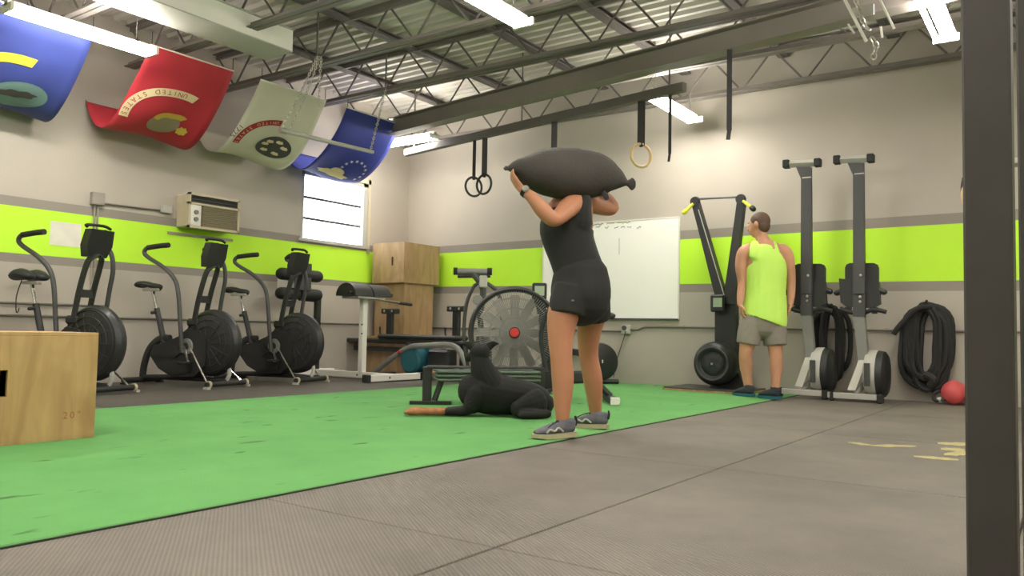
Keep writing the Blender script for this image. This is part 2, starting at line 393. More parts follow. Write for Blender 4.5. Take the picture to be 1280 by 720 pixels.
# the turf lane
t = MB(); t.box(((-2.40-5.70)/2, (YF+YB)/2, .001), (3.30, YB-YF-.02, .016), b=.004)
TF = tag(t.build('turf_lane', M['turf'], smooth=0), 'strip of green artificial turf laid between the rubber mats', 'turf')
M['edge_shade'] = mat('turf_shade_dark', (46, 56, 40), .9)  # dark strips below paint in the shadow line along the cut turf edges
for xx in (-2.40, -5.70): MB().box((xx, (YF+YB)/2, .002), (.016, YB-YF-.02, .007)).build('turf_edge_shade', M['edge_shade'], TF, smooth=0)
# worn yellow tape on the mats
M['tape'] = mat('worn_yellow_tape', (170, 158, 112), .8, 0, .25, 25)
def tape(label, strips):
    t = thing('floor_tape', label, 'tape', gz(*strips[0][0])); B0 = Vector(t.location)
    for a, b, w in strips:
        rn = random.Random(int(a[0])); n = 9; mb = MB(B0); up_, lo_ = [], []
        for i in range(n+1):
            x = a[0]+(b[0]-a[0])*i/n; y = a[1]+(b[1]-a[1])*i/n; h = w*(.35+.65*math.sin(math.pi*(i+.3)/(n+.6)))*rn.uniform(.6, 1.1)
            p = gz(x, y-h/2); q = gz(x, y+h/2); up_.append(mb.v((p.x, p.y, .0012))); lo_.append(mb.v((q.x, q.y, .0012)))
        for i in range(n): mb.f([lo_[i], lo_[i+1], up_[i+1], up_[i]])
        mb.build('tape_scrap', M['tape'], t, smooth=0)
tape('thin worn strip of yellow tape stuck on the black mats', [((1060, 553), (1092, 557), 3), ((1090, 557), (1145, 558), 3.5)])
tape('ragged wide patch of yellow tape near the steel rack post', [((1172, 554), (1222, 556.5), 4), ((1142, 570.5), (1198, 575), 4), ((1176, 561), (1206, 563), 5), ((1180, 568), (1216, 566), 6)])

# ------------------------------------------------------------------ roof steel
def rod_mesh(p0, p1, r, name, m, parent, n=6): return MB().cyl(p0, p1, r, n=n).build(name, m, parent)
jt = thing('roof_joist', 'grey open-web steel roof joist under the metal deck', 'joist', (0, 5.53, 3.3), 0, 'open-web roof joists')
x0, x1, dep = XL+.02, XR-.02, .44
bc = MB(); bc.box(((x0+x1)/2, -.035, .04), (x1-x0, .055, .008)).box(((x0+x1)/2, -.012, .065), (x1-x0, .008, .055)); bc.box(((x0+x1)/2, .035, .04), (x1-x0, .055, .008)).box(((x0+x1)/2, .012, .065), (x1-x0, .008, .055))
bc.build('bottom_chord', M['steelpaint'], jt, smooth=0)
tcx = MB(); tcx.box(((x0+x1)/2, -.035, .475), (x1-x0, .06, .008)).box(((x0+x1)/2, .035, .475), (x1-x0, .06, .008)).box(((x0+x1)/2, 0, .45), (x1-x0, .03, .05)); tcx.build('top_chord', M['steelpaint'], jt, smooth=0)
ra = rod_mesh((0, 0, .05), (.345, 0, .46), .011, 'web_rod', M['steeldark'], jt); rb = rod_mesh((0, 0, .05), (-.345, 0, .46), .011, 'web_rod', M['steeldark'], jt)
xx = -7.85; first = True
while xx < x1-.4:
    if first: ra.location.x = rb.location.x = xx; first = False
    else:
        for q in (ra, rb):
            c = q.copy(); COL.objects.link(c); c.parent = jt; c.location.x = xx
    xx += .69
for yy in (2.40, 3.44, 4.48, 6.55, 7.60, 8.66):
    c = copy_tree(jt); c.location.y = yy
    if yy > 8.6: c['label'] = 'grey open-web roof joist tight against the back wall'; del c['group']
for i, xx in enumerate((-7.2, -6.02, -4.9, -3.78, -2.62, -1.5, -.4, .8, 2.0)):
    p = MB((xx, 5, 3.74)); p.box((xx, (2.0+YB)/2, 3.785), (.10, YB-2.0, .012)).box((xx, (2.0+YB)/2, 3.755), (.02, YB-2.0, .06)).box((xx, (2.0+YB)/2, 3.735), (.12, YB-2.0, .014))
    tag(p.build('roof_purlin', M['steeldark'], smooth=0, loc=(xx, 5, 3.74)), 'dark steel purlin running under the deck across the joists', 'purlin', 'roof purlins')

def skew_beam(name, label, cat, pa, pb, z, ext, wid, hgt, m, flange=True):
    A = gz(*pa, z); B = gz(*pb, z); d = (B-A).normalized(); A = A - d*ext[0]; B = B + d*ext[1]
    c = (A+B)/2; L = (B-A).length; rz = math.atan2(d.y, d.x)
    t = thing(name, label, cat, (c.x, c.y, z), rz)
    if flange:
        MB().box((0, 0, .006), (L, wid, .012)).build('bottom_flange', m, t, smooth=0)
        MB().box((0, 0, hgt-.006), (L, wid, .012)).build('top_flange', m, t, smooth=0)
        MB().box((0, 0, hgt/2), (L, .012, hgt-.024)).build('web', m, t, smooth=0)
    else: MB().box((0, 0, hgt/2), (L, wid, hgt), b=.006).build('tube', m, t, smooth=0)
    return t, A, B
M['beam'] = mat('grey_beam_paint', (134, 126, 119), .55, 0, .08, 3)
skew_beam('steel_beam', 'long grey steel I-beam slung below the roof joists', 'beam', (563, 151), (1058, 29), 3.08, (1.1, 1.6), .16, .2, M['beam'])
rig, RA, RB = skew_beam('rig_crossbar', 'black steel crossbar that the gymnastic rings hang from', 'crossbar', (595, 175), (797, 128), 2.92, (1.4, .55), .075, .09, M['steeldark'], False)
def rig_pt(px):   # point of the crossbar's underside seen at pixel column px
    best = None
    for k in range(400):
        p = RA.lerp(RB, k/399); v = p-CAM; x = 640+F*v.dot(RT)/v.dot(FW)
        if best is None or abs(x-px) < best[0]: best = (abs(x-px), p)
    return best[1].copy()
for f in (.04, .5, .96):     # hangers of the crossbar
    p = RA.lerp(RB, f); q = rig.matrix_world
    o = MB((0, 0, 0)).cyl((0, 0, -.375), (0, 0, .44), .009, n=6).build('hanger', M['steeldark'], rig, smooth=0)
    o.location = (((p-(RA+RB)/2).length)*(1 if f > .5 else -1) if f != .5 else 0, 0, .46)

# white box beam / duct over the flags
A = gz(187.5, 0, 3.26); B = gz(365, 65.5, 3.26)
wb = thing('white_box_beam', 'white painted box beam hung below the deck near the flags', 'beam', (A.x-.20, 0, 3.26))
y0, y1 = 1.6, B.y
MB().box((0, (y0+y1)/2, .005), (.42, y1-y0, .01)).build('underside', M['lightgrey'], wb, smooth=0)
for sx in (-1, 1): MB().box((sx*.2, (y0+y1)/2, .11), (.012, y1-y0, .20)).build('side_panel', M['white'], wb, smooth=0)
MB().box((0, (y0+y1)/2, .215), (.46, y1-y0, .012)).build('top_panel', M['lightgrey'], wb, smooth=0)
MB().box((0, y1-.006, .11), (.40, .012, .2)).build('end_panel', M['white'], wb, smooth=0)
for yy in (2.6, 4.2):
    for sx in (-1, 1): MB().cyl((sx*.18, yy, .2), (sx*.18, yy, .52), .008, n=6).build('hanger_rod', M['steeldark'], wb)

# ------------------------------------------------------------------ fluorescent lamps
M['tube'] = mat('lit_fluorescent_tube', (250, 246, 236), .4, emit=(LAMPCOL, TUBE))
def strip_light(c, along_x, label, z=3.06, n=3, L=1.22, group=None):
    t = thing('strip_light', label, 'light', (c[0], c[1], z), R(90) if not along_x else 0, group)
    hd = MB(); hd.prism([(-.035, .012), (.035, .012), (.03, .055), (-.03, .055)], L, Matrix(((0, 0, 1, 0), (1, 0, 0, 0), (0, 1, 0, 0), (0, 0, 0, 1)))); hd.build('housing', M['white'], t, smooth=0)
    for k in (-.065, 0, .065)[:n]:
        MB().cyl((-L/2+.03, k, -.012), (L/2-.03, k, -.012), .019, n=10).build('lamp_tube', M['tube'], t)
    for sx in (-1, 1):
        MB().box((sx*(L/2-.012), 0, 0), (.024, .19, .06)).build('end_cap', M['white'], t, smooth=0)
        MB().cyl((sx*.45, 0, .05), (sx*.45, 0, 3.30-z+.04), .004, n=5).build('hanging_wire', M['steeldark'], t)
    return t
strip_light((-3.52, 7.94), False, 'lit fluorescent strip light nearest the back wall above the whiteboard end')
strip_light((-3.55, 4.52), False, 'lit fluorescent strip light high above the green turf lane')
strip_light((-6.78, 3.30), False, 'lit fluorescent strip light beside the blue and red flags')
strip_light((-7.26, 7.66), True, 'lit fluorescent strip light behind the blue starred flag', 3.08)
strip_light((-.83, 6.62), False, 'lit fluorescent strip light above the rope by the rack post')
for i, (x, y) in enumerate(((-3.55, 1.1), (-6.78, -.2), (-.83, 3.2), (-.83, -.2), (1.9, 6.6), (1.9, 3.2), (1.9, -.2), (-3.55, -1.9))):
    strip_light((x, y), False, 'lit fluorescent strip light in the rows over the black mats', group='strip lights over the mats')
# unlit frame with chains next to the right lamp
hf = thing('hanging_light_frame', 'unlit light frame with loose chains hanging above the rowing machines', 'light frame', gd(1075, 20, 5.6))
o0 = Vector(hf.location)
def rel(px, py, D): return gd(px, py, D)-o0
MB().tube([rel(1050, -12, 5.6), rel(1083, 52, 5.6)], .012, 6).build('rail', M['white'], hf)
MB().tube([rel(1098, -5, 5.6), rel(1118, 36, 5.6)], .010, 6).build('rail', M['white'], hf)
MB().tube([rel(1060, 30, 5.6), rel(1068, 42, 5.6)], .008, 6).build('hook', M['white'], hf)
MB().tube([rel(1101, 33, 5.6), rel(1103, 47, 5.6)], .008, 6).build('hook', M['white'], hf)
MB().box(rel(1079, 14, 5.6), (.14, .02, .07)).build('ballast_box', M['alu'], hf, smooth=0)
def chain(name, pts, parent, m, r=.0045, link=.036, wid=.011):
    """a run of links through the points"""
    P = crom(pts, 6); L = sum((P[i+1]-P[i]).length for i in range(len(P)-1)); n = max(2, int(L/(link*.72)))
    mb = MB()
    for k in range(n+1):
        d = L*k/n; i = 0
        while i < len(P)-2 and d > (P[i+1]-P[i]).length: d -= (P[i+1]-P[i]).length; i += 1
        t = (P[i+1]-P[i]).normalized(); c = P[i]+t*d
        u = t.orthogonal().normalized(); v = t.cross(u)
        s = u if k % 2 else v
        mb.tube([c+t*(link/2*math.cos(a))+s*(wid*math.sin(a)) for a in [2*math.pi*j/8 for j in range(8)]], r, 5, closed=True)
    return mb.build(name, m, parent)
chain('chain', [rel(1068, -4, 5.6), rel(1080, 30, 5.6), rel(1085, 36, 5.6)], hf, M['chain'], .006, .045, .014)
chain('chain', [rel(1091, 50, 5.6), rel(1095, 58, 5.6), rel(1092, 70, 5.6)], hf, M['chain'], .007, .05, .02)
for px in (1050, 1098):
    a = rel(px, -8, 5.6); MB().cyl(a, a+Vector((0, 0, 3.75-(o0.z+a.z))), .006, n=5).build('hanging_wire', M['steeldark'], hf)

# ------------------------------------------------------------------ flags slung between roof and left wall
FP = crom([(-7.04, 3.24, 0), (-7.16, 3.04, 0), (-7.33, 2.85, 0), (-7.54, 2.67, 0), (-7.77, 2.555, 0), (-7.97, 2.58, 0), (-8.12, 2.73, 0), (-8.19, 2.86, 0)], 8)
FPL = [0]
for i in range(1, len(FP)): FPL.append(FPL[-1]+(FP[i]-FP[i-1]).length)
FLEN = FPL[-1]
def flag_pt(s, a, ymid, off=0.0, seed=0.0, dx=0.0):
    """s: length from the ceiling end, a: metres across from the middle; off pushes out of the outer (lower) face"""
    s = min(max(s, 0), FLEN); i = 0
    while i < len(FPL)-2 and FPL[i+1] < s: i += 1
    t = (s-FPL[i])/(FPL[i+1]-FPL[i]); p = FP[i].lerp(FP[i+1], t); d = (FP[i+1]-FP[i]).normalized()
    n = Vector((-d.y, d.x, 0))                      # profile is stored as (x, z)
    wob = .025*math.sin(a*7+seed+s*3)*math.sin(math.pi*s/FLEN) + .03*(a/.45)*math.sin(math.pi*s/FLEN)*(1 if seed < 3 else .6)
    q = p + n*(wob+off)
    return Vector((q.x+dx, ymid+a, q.y))
def flag_grid(mb, s0, s1, a0, a1, ymid, off, seed, dx, ns=40, na=14):
    g = [[mb.v(flag_pt(s0+(s1-s0)*i/ns, a0+(a1-a0)*j/na, ymid, off, seed, dx)) for j in range(na+1)] for i in range(ns+1)]
    for i in range(ns):
        for j in range(na): mb.f([g[i][j], g[i+1][j], g[i+1][j+1], g[i][j+1]])
def disc_decal(mb, sc, ac, rs, ra, ymid, off, seed, dx, shape=None, n=28, m=4):
    c = mb.v(flag_pt(sc, ac, ymid, off, seed, dx)); prev = None
    for k in range(1, m+1):
        ring = []
        for i in range(n):
            th = 2*math.pi*i/n; q = (shape(th) if shape else 1)*k/m
            ring.append(mb.v(flag_pt(sc-rs*q*math.sin(th), ac+ra*q*math.cos(th), ymid, off, seed, dx)))
        for i in range(n):
            j = (i+1) % n
            if prev is None: mb.f([c, ring[i], ring[j]])
            else: mb.f([prev[i], ring[i], ring[j], prev[j]])
        prev = ring
def arc_decal(mb, sc, ac, rad, wid, t0, t1, ymid, off, seed, dx, n=26):
    rows = []
    for i in range(n+1):
        th = R(t0+(t1-t0)*i/n); row = []
        for k in (-.5, 0, .5):
            rr = rad+wid*k + .02*math.sin(3*(th))
            row.append(mb.v(flag_pt(sc-rr*math.sin(th), ac+rr*math.cos(th), ymid, off, seed, dx)))
        rows.append(row)
    for i in range(n):
        for k in (0, 1): mb.f([rows[i][k], rows[i+1][k], rows[i+1][k+1], rows[i][k+1]])
def glyph(ch):
    cu = bpy.data.curves.new('g', 'FONT'); cu.body = ch; cu.size = 1; cu.align_x = 'CENTER'; cu.resolution_u = 3
    o = bpy.data.objects.new('g', cu); COL.objects.link(o)
    me = bpy.data.meshes.new_from_object(o.evaluated_get(bpy.context.evaluated_depsgraph_get()))
    vs = [v.co.copy() for v in me.vertices]; fs = [list(p.vertices) for p in me.polygons]
    bpy.data.objects.remove(o); bpy.data.curves.remove(cu); bpy.data.meshes.remove(me)
    return vs, fs
def text_on_flag(mb, txt, sc, ac, rad, t0, t1, size, ymid, off, seed, dx):
    n = len(txt)
    for i, ch in enumerate(txt):
        if ch == ' ': continue
        th = R(t0+(t1-t0)*(i+.5)/n); vs, fs = glyph(ch)
        ov = []
        rr0 = rad + .02*math.sin(3*th)
        for v in vs:      # letter up points to the centre of the arc
            rr = rr0 - (v.y-.35)*size; da = v.x*size
            aa = ac+rr*math.cos(th)-da*math.sin(th); ss = sc-(rr*math.sin(th)+da*math.cos(th))
            ov.append(mb.v(flag_pt(ss, aa, ymid, off, seed, dx)))
        for f in fs: mb.f([ov[k] for k in f])
def line_text(mb, txt, sc, ac, size, ymid, off, seed, dx):
    for i, ch in enumerate(txt):
        vs, fs = glyph(ch); ov = []
        for v in vs: ov.append(mb.v(flag_pt(sc+(v.y-.35)*size, ac-(v.x+(i-(len(txt)-1)/2)*.66)*size, ymid, off, seed, dx)))
        for f in fs: mb.f([ov[k] for k in f])
FM = dict(red=mat('red_flag_nylon', (178, 44, 56), .7, 0, .06, 5), white=mat('white_flag_nylon', (214, 208, 192), .75, 0, .04, 5),
          blue=mat('royal_blue_flag_nylon', (52, 62, 150), .7, 0, .08, 5), navy=mat('navy_flag_nylon', (56, 68, 140), .7, 0, .08, 5),
          cream=mat('cream_print', (224, 206, 164), .8), gold=mat('gold_print', (200, 170, 70), .8), redp=mat('red_print', (166, 48, 56), .8),
          greyp=mat('grey_print', (150, 138, 110), .8), dark=mat('dark_print', (76, 74, 72), .8), teal=mat('teal_print', (112, 142, 140), .8), whitep=mat('white_print', (232, 232, 236), .8), yel=mat('yellow_print', (222, 206, 60), .8))
def star(th): return .62+.38*math.cos(5*th)
def eagle(th): return .72+.22*abs(math.cos(th))+.1*math.sin(7*th)
def flag(label, ymid, cloth, seed, dx=0.0):
    t = thing('hanging_flag', label, 'flag', (-7.04+dx, ymid, 3.24)); B = Vector(t.location)
    mb = MB(B); flag_grid(mb, 0, FLEN, -.455, .455, ymid, 0, seed, dx)
    o = mb.build('cloth', FM[cloth], t, 0); o.data.shade_smooth()
    md = o.modifiers.new('thick', 'SOLIDIFY'); md.thickness = .002; md.offset = -1
    h = MB(B); h.tube([flag_pt(.01, -.455, ymid, 0, seed, dx), flag_pt(.01, 0, ymid, 0, seed, dx), flag_pt(.01, .455, ymid, 0, seed, dx)], .008, 6); h.build('header_band', M['white'], t)
    for a in (-.44, .44):
        p = flag_pt(0.01, a, ymid, 0, seed, dx); MB(B).cyl(p, (p.x, p.y, 3.36), .004, n=5).build('cord', M['strap'], t)
        p = flag_pt(FLEN-.01, a, ymid, 0, seed, dx); MB(B).cyl(p, (XL, p.y, p.z+.03), .004, n=5).build('cord', M['strap'], t)
    return t, B
def deco(t, B, name, m, fn):
    mb = MB(B); fn(mb); o = mb.build(name, m, t, 0); return o
O = .006
# red
t, B = flag('red flag with cream scroll and gold emblem hanging from the ceiling', 4.49, 'red', 1.0); y = 4.49; k = (y, O, 1.0, 0)
deco(t, B, 'scroll', FM['cream'], lambda m: arc_decal(m, .78, .0, .40, .085, 62, 186, *k))
for i, ch in enumerate('UNITED STATES'):
    if ch != ' ': deco(t, B, 'letter', FM['redp'], lambda m: text_on_flag(m, ch, .78, .0, .40, 78+106*i/13, 78+106*(i+1)/13, .07, y, O+.003, 1.0, 0))
deco(t, B, 'emblem', FM['greyp'], lambda m: disc_decal(m, .80, .02, .14, .17, *k))
deco(t, B, 'eagle', FM['gold'], lambda m: (arc_decal(m, .80, .06, .15, .07, 40, 160, y, O+.003, 1.0, 0), disc_decal(m, .84, .24, .07, .06, y, O+.003, 1.0, 0, eagle)))
# white
t, B = flag('white flag with red scroll and dark emblem behind the chains', 5.73, 'white', 2.0); y = 5.73; k = (y, O, 2.0, 0)
deco(t, B, 'scroll', FM['redp'], lambda m: arc_decal(m, .80, .04, .40, .075, 92, 182, *k))
for i, ch in enumerate('UNITED STATES'):
    if ch != ' ': deco(t, B, 'letter', FM['cream'], lambda m: text_on_flag(m, ch, .80, .04, .40, 98+84*i/13, 98+84*(i+1)/13, .055, y, O+.003, 2.0, 0))
for i, ch in enumerate('1775'): deco(t, B, 'digit', FM['dark'], lambda m: text_on_flag(m, ch, .80, .04, .485, 152+22*i/4, 152+22*(i+1)/4, .08, y, O+.003, 2.0, 0))
def blades(m):
    disc_decal(m, .76, .12, .16, .22, *k)
deco(t, B, 'emblem', FM['dark'], blades)
for th in (20, 75, 130, 165, 230, 300):
    deco(t, B, 'emblem_highlight', FM['cream'], lambda m: disc_decal(m, .76-.09*math.sin(R(th)), .12+.13*math.cos(R(th)), .03, .05, y, O+.003, 2.0, 0, eagle, 12, 2))
# blue with stars
t, B = flag('royal blue flag with ring of white stars above the window', 6.96, 'blue', 3.5); y = 6.96; k = (y, O, 3.5, 0)
deco(t, B, 'eagle', FM['cream'], lambda m: (disc_decal(m, .96, -.06, .07, .24, *k, eagle), disc_decal(m, .90, -.02, .06, .10, *k)))
for q in range(11):
    th = R(-40+q*24); deco(t, B, 'star', FM['whitep'], lambda m: disc_decal(m, .82-.17*math.sin(th), .16+.17*math.cos(th), .026, .026, *k, star, 20, 1))
# navy
t, B = flag('navy blue flag with yellow scroll and globe emblem over the fan bikes', 3.12, 'navy', .2, -.12); y = 3.12; k = (y, O, .2, -.12)
deco(t, B, 'scroll', FM['yel'], lambda m: arc_decal(m, .72, .0, .30, .09, 75, 200, *k))
deco(t, B, 'emblem', FM['teal'], lambda m: disc_decal(m, .82, .08, .17, .24, *k))
deco(t, B, 'ship', FM['dark'], lambda m: disc_decal(m, .80, .06, .06, .17, y, O+.003, .2, -.12, eagle))

# ------------------------------------------------------------------ pipe hung on chains
pA, pB = gd(352, 163, 8.0), gd(466, 200, 8.9); pB.z = pA.z
pp = thing('hanging_pipe', 'grey galvanised pipe hung on chains in front of the white flag', 'pipe', pA)
MB(pA).cyl(pA, pB, .022, n=10).build('pipe', M['lightgrey'], pp)
MB(pA).cyl(pA-(pB-pA).normalized()*.02, pA+(pB-pA).normalized()*.05, .032, n=10).build('coupling', M['alu'], pp)
jA = gd(396, 72, 8.0); jA.z = min(jA.z, 3.36)
chain('chain', [pA+Vector((0, 0, .03)), pA.lerp(jA, .5)+Vector((0, 0, -.02)), jA], pp, M['chain']).location = -pA
chain('chain', [pA+(pB-pA)*.08+Vector((0, 0, .03)), pA.lerp(jA, .55)+(pB-pA)*.06, jA+Vector((.01, .02, 0))], pp, M['chain']).location = -pA
chain('chain', [jA+Vector((.03, .03, 0)), jA+Vector((.02, .03, -.22)), jA+Vector((.02, .03, -.5))], pp, M['chain']).location = -pA
jB = gd(482, 112, 8.9); chain('chain', [pA.lerp(pB, .97)+Vector((0, 0, .02)), pA.lerp(pB, .97).lerp(jB, .5), jB], pp, M['chain']).location = -pA
for q in (jA, jB): MB(pA).cyl(q, (q.x, q.y, 3.80), .01, n=6).build('hook_rod', M['steeldark'], pp)

# ------------------------------------------------------------------ window, air conditioner, fittings of the left wall
wn = thing('window_1', 'white framed window of stacked panes bright with daylight', 'window', (XL, (WY0+WY1)/2, WZ0)); structure(wn)
hw, hh = (WY1-WY0)/2, WZ1-WZ0
fm = MB(); fm.box((-.06, -hw+.02, hh/2), (.13, .04, hh)).box((-.06, hw-.04, hh/2), (.13, .08, hh)).box((-.06, 0, hh-.025), (.13, 2*hw, .05)).box((-.05, 0, .02), (.17, 2*hw+.06, .04))
fm.build('window_frame', M['lightgrey'], wn, smooth=0)
tr = MB(); tr.box((.008, hw+.025, hh/2), (.016, .05, hh+.12)).box((.008, 0, hh+.03), (.016, 2*hw+.1, .06)); tr.build('window_trim', M['cream'], wn, smooth=0)
M['daylight'] = mat('daylight_pane', (240, 244, 248), .3, emit=((.93, .97, 1.0), 3.2))
ph = (hh-.09)/3
for i in range(3):
    z = .04+ph*i
    pn = MB().box((-.085, -.01, z+ph/2), (.008, 2*hw-.12, ph-.01)).build('pane', M['daylight'], wn, smooth=0)
    if i: MB().box((-.075, -.01, z-.002), (.03, 2*hw-.1, .03)).build('glazing_bar', M['darkgrey'], wn, smooth=0)
structure(MB().box((XL-.22, (WY0+WY1)/2, (WZ0+WZ1)/2), (.02, 1.4, 1.1)).build('trim_1', M['white'], smooth=0))

acx = XL; q0, q1 = gx(236, 240, XL+.24), gx(298, 292, XL+.24)
ay0, ay1, az0, az1 = q0.y, q1.y, q1.z, q0.z
ac = thing('air_conditioner', 'cream window air conditioner mounted through the lime striped wall', 'air conditioner', (XL, (ay0+ay1)/2, az0))
aw, ah = ay1-ay0, az1-az0
MB().box((.11, 0, ah/2), (.22, aw-.02, ah-.02), b=.01).build('casing', M['cream'], ac, smooth=30)
fr = MB(); fr.box((.235, 0, ah-.012), (.04, aw, .024)).box((.235, 0, .012), (.04, aw, .024)).box((.235, -aw/2+.012, ah/2), (.04, .024, ah)).box((.235, aw/2-.012, ah/2), (.04, .024, ah)).box((.235, 0, ah*.70), (.04, aw, .022))
fr.build('bezel', M['cream'], ac, smooth=0)
MB().box((.222, 0, ah*.845), (.01, aw-.04, ah*.26)).build('upper_vent', M['darkgrey'], ac, smooth=0)
for i in range(4): MB().box((.236, 0, ah*.74+i*.03), (.02, aw-.05, .006), Euler((0, R(30), 0))).build('vent_slat', M['darkgrey'], ac, smooth=0)
cp = MB().box((.238, -aw/2+.09, ah*.36), (.03, .13, ah*.60), b=.006).build('control_panel', M['white'], ac, smooth=0)
for z in (.45, .25): MB().lathe([(0, .02), (.024, .02), (.026, 0)], along((.253, -aw/2+.09, ah*z), (1, 0, 0)), 14).build('knob', M['grey'], cp)
MB().box((.224, .075, ah*.355), (.012, aw-.21, ah*.62)).build('grille_back', M['creamdark'], ac, smooth=0)
for i in range(11): MB().box((.238, .075, .035+i*(ah*.62/11)), (.016, aw-.22, .010), Euler((0, R(25), 0))).build('louver', M['creamdark'], ac, smooth=0)
sl = MB(); sl.box((.008, 0, -.06), (.016, aw+.18, .03)); sl.build('sleeve_trim', M['conduit'], ac, smooth=0)
q = gx(300, 252, XL); MB().cyl((.02, aw/2-.05, ah+.02), (.02, aw/2+.12, ah+.0), .014, n=8).build('power_cord', M['cream'], ac)

def wall_l(px, py, off=0.0): return gx(px, py, XL+off)
p = wall_l(82, 293); tag(MB().box((.003, 0, 0), (.003, .30, .235)).build('wall_paper_sheet', M['paper'], smooth=0, loc=(XL, p.y, p.z)), 'white paper sheet taped to the lime stripe behind a fan bike', 'paper')
p = wall_l(353, 349); tag(MB().box((.003, 0, 0), (.003, .16, .26)).build('wall_paper_sheet', M['paper'], smooth=0, loc=(XL, p.y, p.z)), 'white paper sheet on the wall behind the black foam rollers', 'paper')
a = wall_l(127, 254, .02); b = wall_l(200, 263, .02)
cj = thing('wall_conduit', 'thin grey conduit with junction boxes beside the air conditioner', 'conduit', (XL, a.y, a.z))
B0 = Vector(cj.location)
MB(B0).tube([a, b], .010, 8).build('pipe', M['conduitdk'], cj)
p = wall_l(120, 249); MB(B0).box((XL+.03, p.y, p.z), (.06, .13, .13), b=.006).build('junction_box', M['conduit'], cj, smooth=0)
p = wall_l(206, 262); MB(B0).box((XL+.03, p.y, p.z), (.06, .11, .085), b=.006).build('junction_box', M['lightgrey'], cj, smooth=0)
for px in (119, 123):
    p = wall_l(px, 250, .02); q = wall_l(px, 372, .02); MB(B0).tube([p, (XL+.02, p.y, q.z)], .010, 8).build('drop_pipe', M['conduit'], cj)
for i, (pa, pb, lab) in enumerate((((0, 378), (130, 380), 'short dark conduit on the left wall, upper one behind the fan bikes'), ((0, 394), (455, 381), 'long dark conduit along the left wall behind the fan bikes'))):
    a = wall_l(*pa, .015); b = wall_l(*pb, .015); b.z = a.z
    if i: a.y -= 1.5
    else: a.y -= 1
    tag(MB(a).tube([a, b], .011, 8).build('wall_conduit', M['conduitdk'], loc=a), lab, 'conduit')

# ------------------------------------------------------------------ back wall fittings
def wall_b(px, py, off=0.0): return gy(px, py, YB-off)
wbd = thing('whiteboard', 'large whiteboard with faint marker writing on the back wall', 'whiteboard', (-4.81, YB, .80))
W2, HB = .96, 1.215
MB().box((0, -.010, HB/2), (2*W2, .016, HB)).build('panel', M['board'], wbd, smooth=0)
fr = MB()
for sx in (-1, 1): fr.box((sx*W2, -.012, HB/2), (.016, .024, HB+.016))
fr.box((0, -.012, HB), (2*W2, .024, .016)); fr.build('frame', M['white'], wbd, smooth=0)
MB().box((0, -.024, -.004), (2*W2, .045, .014)).build('tray', M['darkgrey'], wbd, smooth=0)
rnd = random.Random(3)
def scribble(px0, px1, py, m, name):
    a = wall_b(px0, py, .0205); b = wall_b(px1, py-1.5, .0205); n = max(6, int((px1-px0)/1.5)); mb = MB(wbd.location)
    mb.tube([a.lerp(b, i/n)+Vector((0, 0, rnd.uniform(-.012, .012))) for i in range(n+1)], .004, 4); mb.build(name, m, wbd)
scribble(742, 754, 281, M['ink'], 'marker_writing'); scribble(758, 768, 280, M['marko'], 'marker_writing'); scribble(771, 788, 279, M['markg'], 'marker_writing')
for px in (745, 756, 768, 776, 784, 796): scribble(px, px+5, 285, M['grey'], 'marker_writing')
a = wall_b(774, 298, .0205); b = wall_b(774, 318, .0205); MB(wbd.location).tube([a, b], .003, 4).build('marker_line', M['markg'], wbd)

ob = thing('wall_outlet', 'grey outlet box with cord on the conduit under the whiteboard', 'outlet', wall_b(784, 412)); B0 = Vector(ob.location)
MB(B0).box(B0+Vector((0, -.03, 0)), (.11, .06, .11), b=.006).build('box', M['lightgrey'], ob, smooth=0)
MB(B0).lathe([(0, .012), (.03, .012), (.032, 0)], along(B0+Vector((-.01, -.06, .02)), (0, -1, 0)), 14).build('plug', M['darkgrey'], ob)
MB(B0).tube([wall_b(782, 414, .07), wall_b(779, 425, .05), wall_b(774, 440, .03), wall_b(769, 458, .04), wall_b(767, 472, .06)], .006, 6, 4).build('cord', M['darkgrey'], ob)
zc = wall_b(893, 409.7, .02).z
for (xa, xb, lab) in ((-8.15, B0.x-.05, 'grey conduit along the back wall between corner and outlet'), (B0.x+.05, XR, 'grey conduit along the back wall behind the rowing machines')):
    a = Vector((xa, YB-.018, zc)); b = Vector((xb, YB-.018, zc))
    pts = [a, b] if xa < -8 else [Vector((xa, YB-.018, B0.z)), Vector((xa+.1, YB-.018, B0.z)), Vector((xa+.2, YB-.018, zc)), b]
    if xa < -8: pts = [Vector((xa, YB-.018, B0.z-.02)), Vector((xb, YB-.018, B0.z-.02))]
    c = thing('wall_conduit', lab, 'conduit', a); MB(a).tube(pts, .011, 8).build('pipe', M['conduitdk'], c)
    for xx in [xa+.7+1.1*i for i in range(int((xb-xa-.5)/1.1)+1)]:
        MB(a).box((xx, YB-.010, pts[-1].z), (.03, .02, .04)).build('clamp', M['conduit'], c, smooth=0)

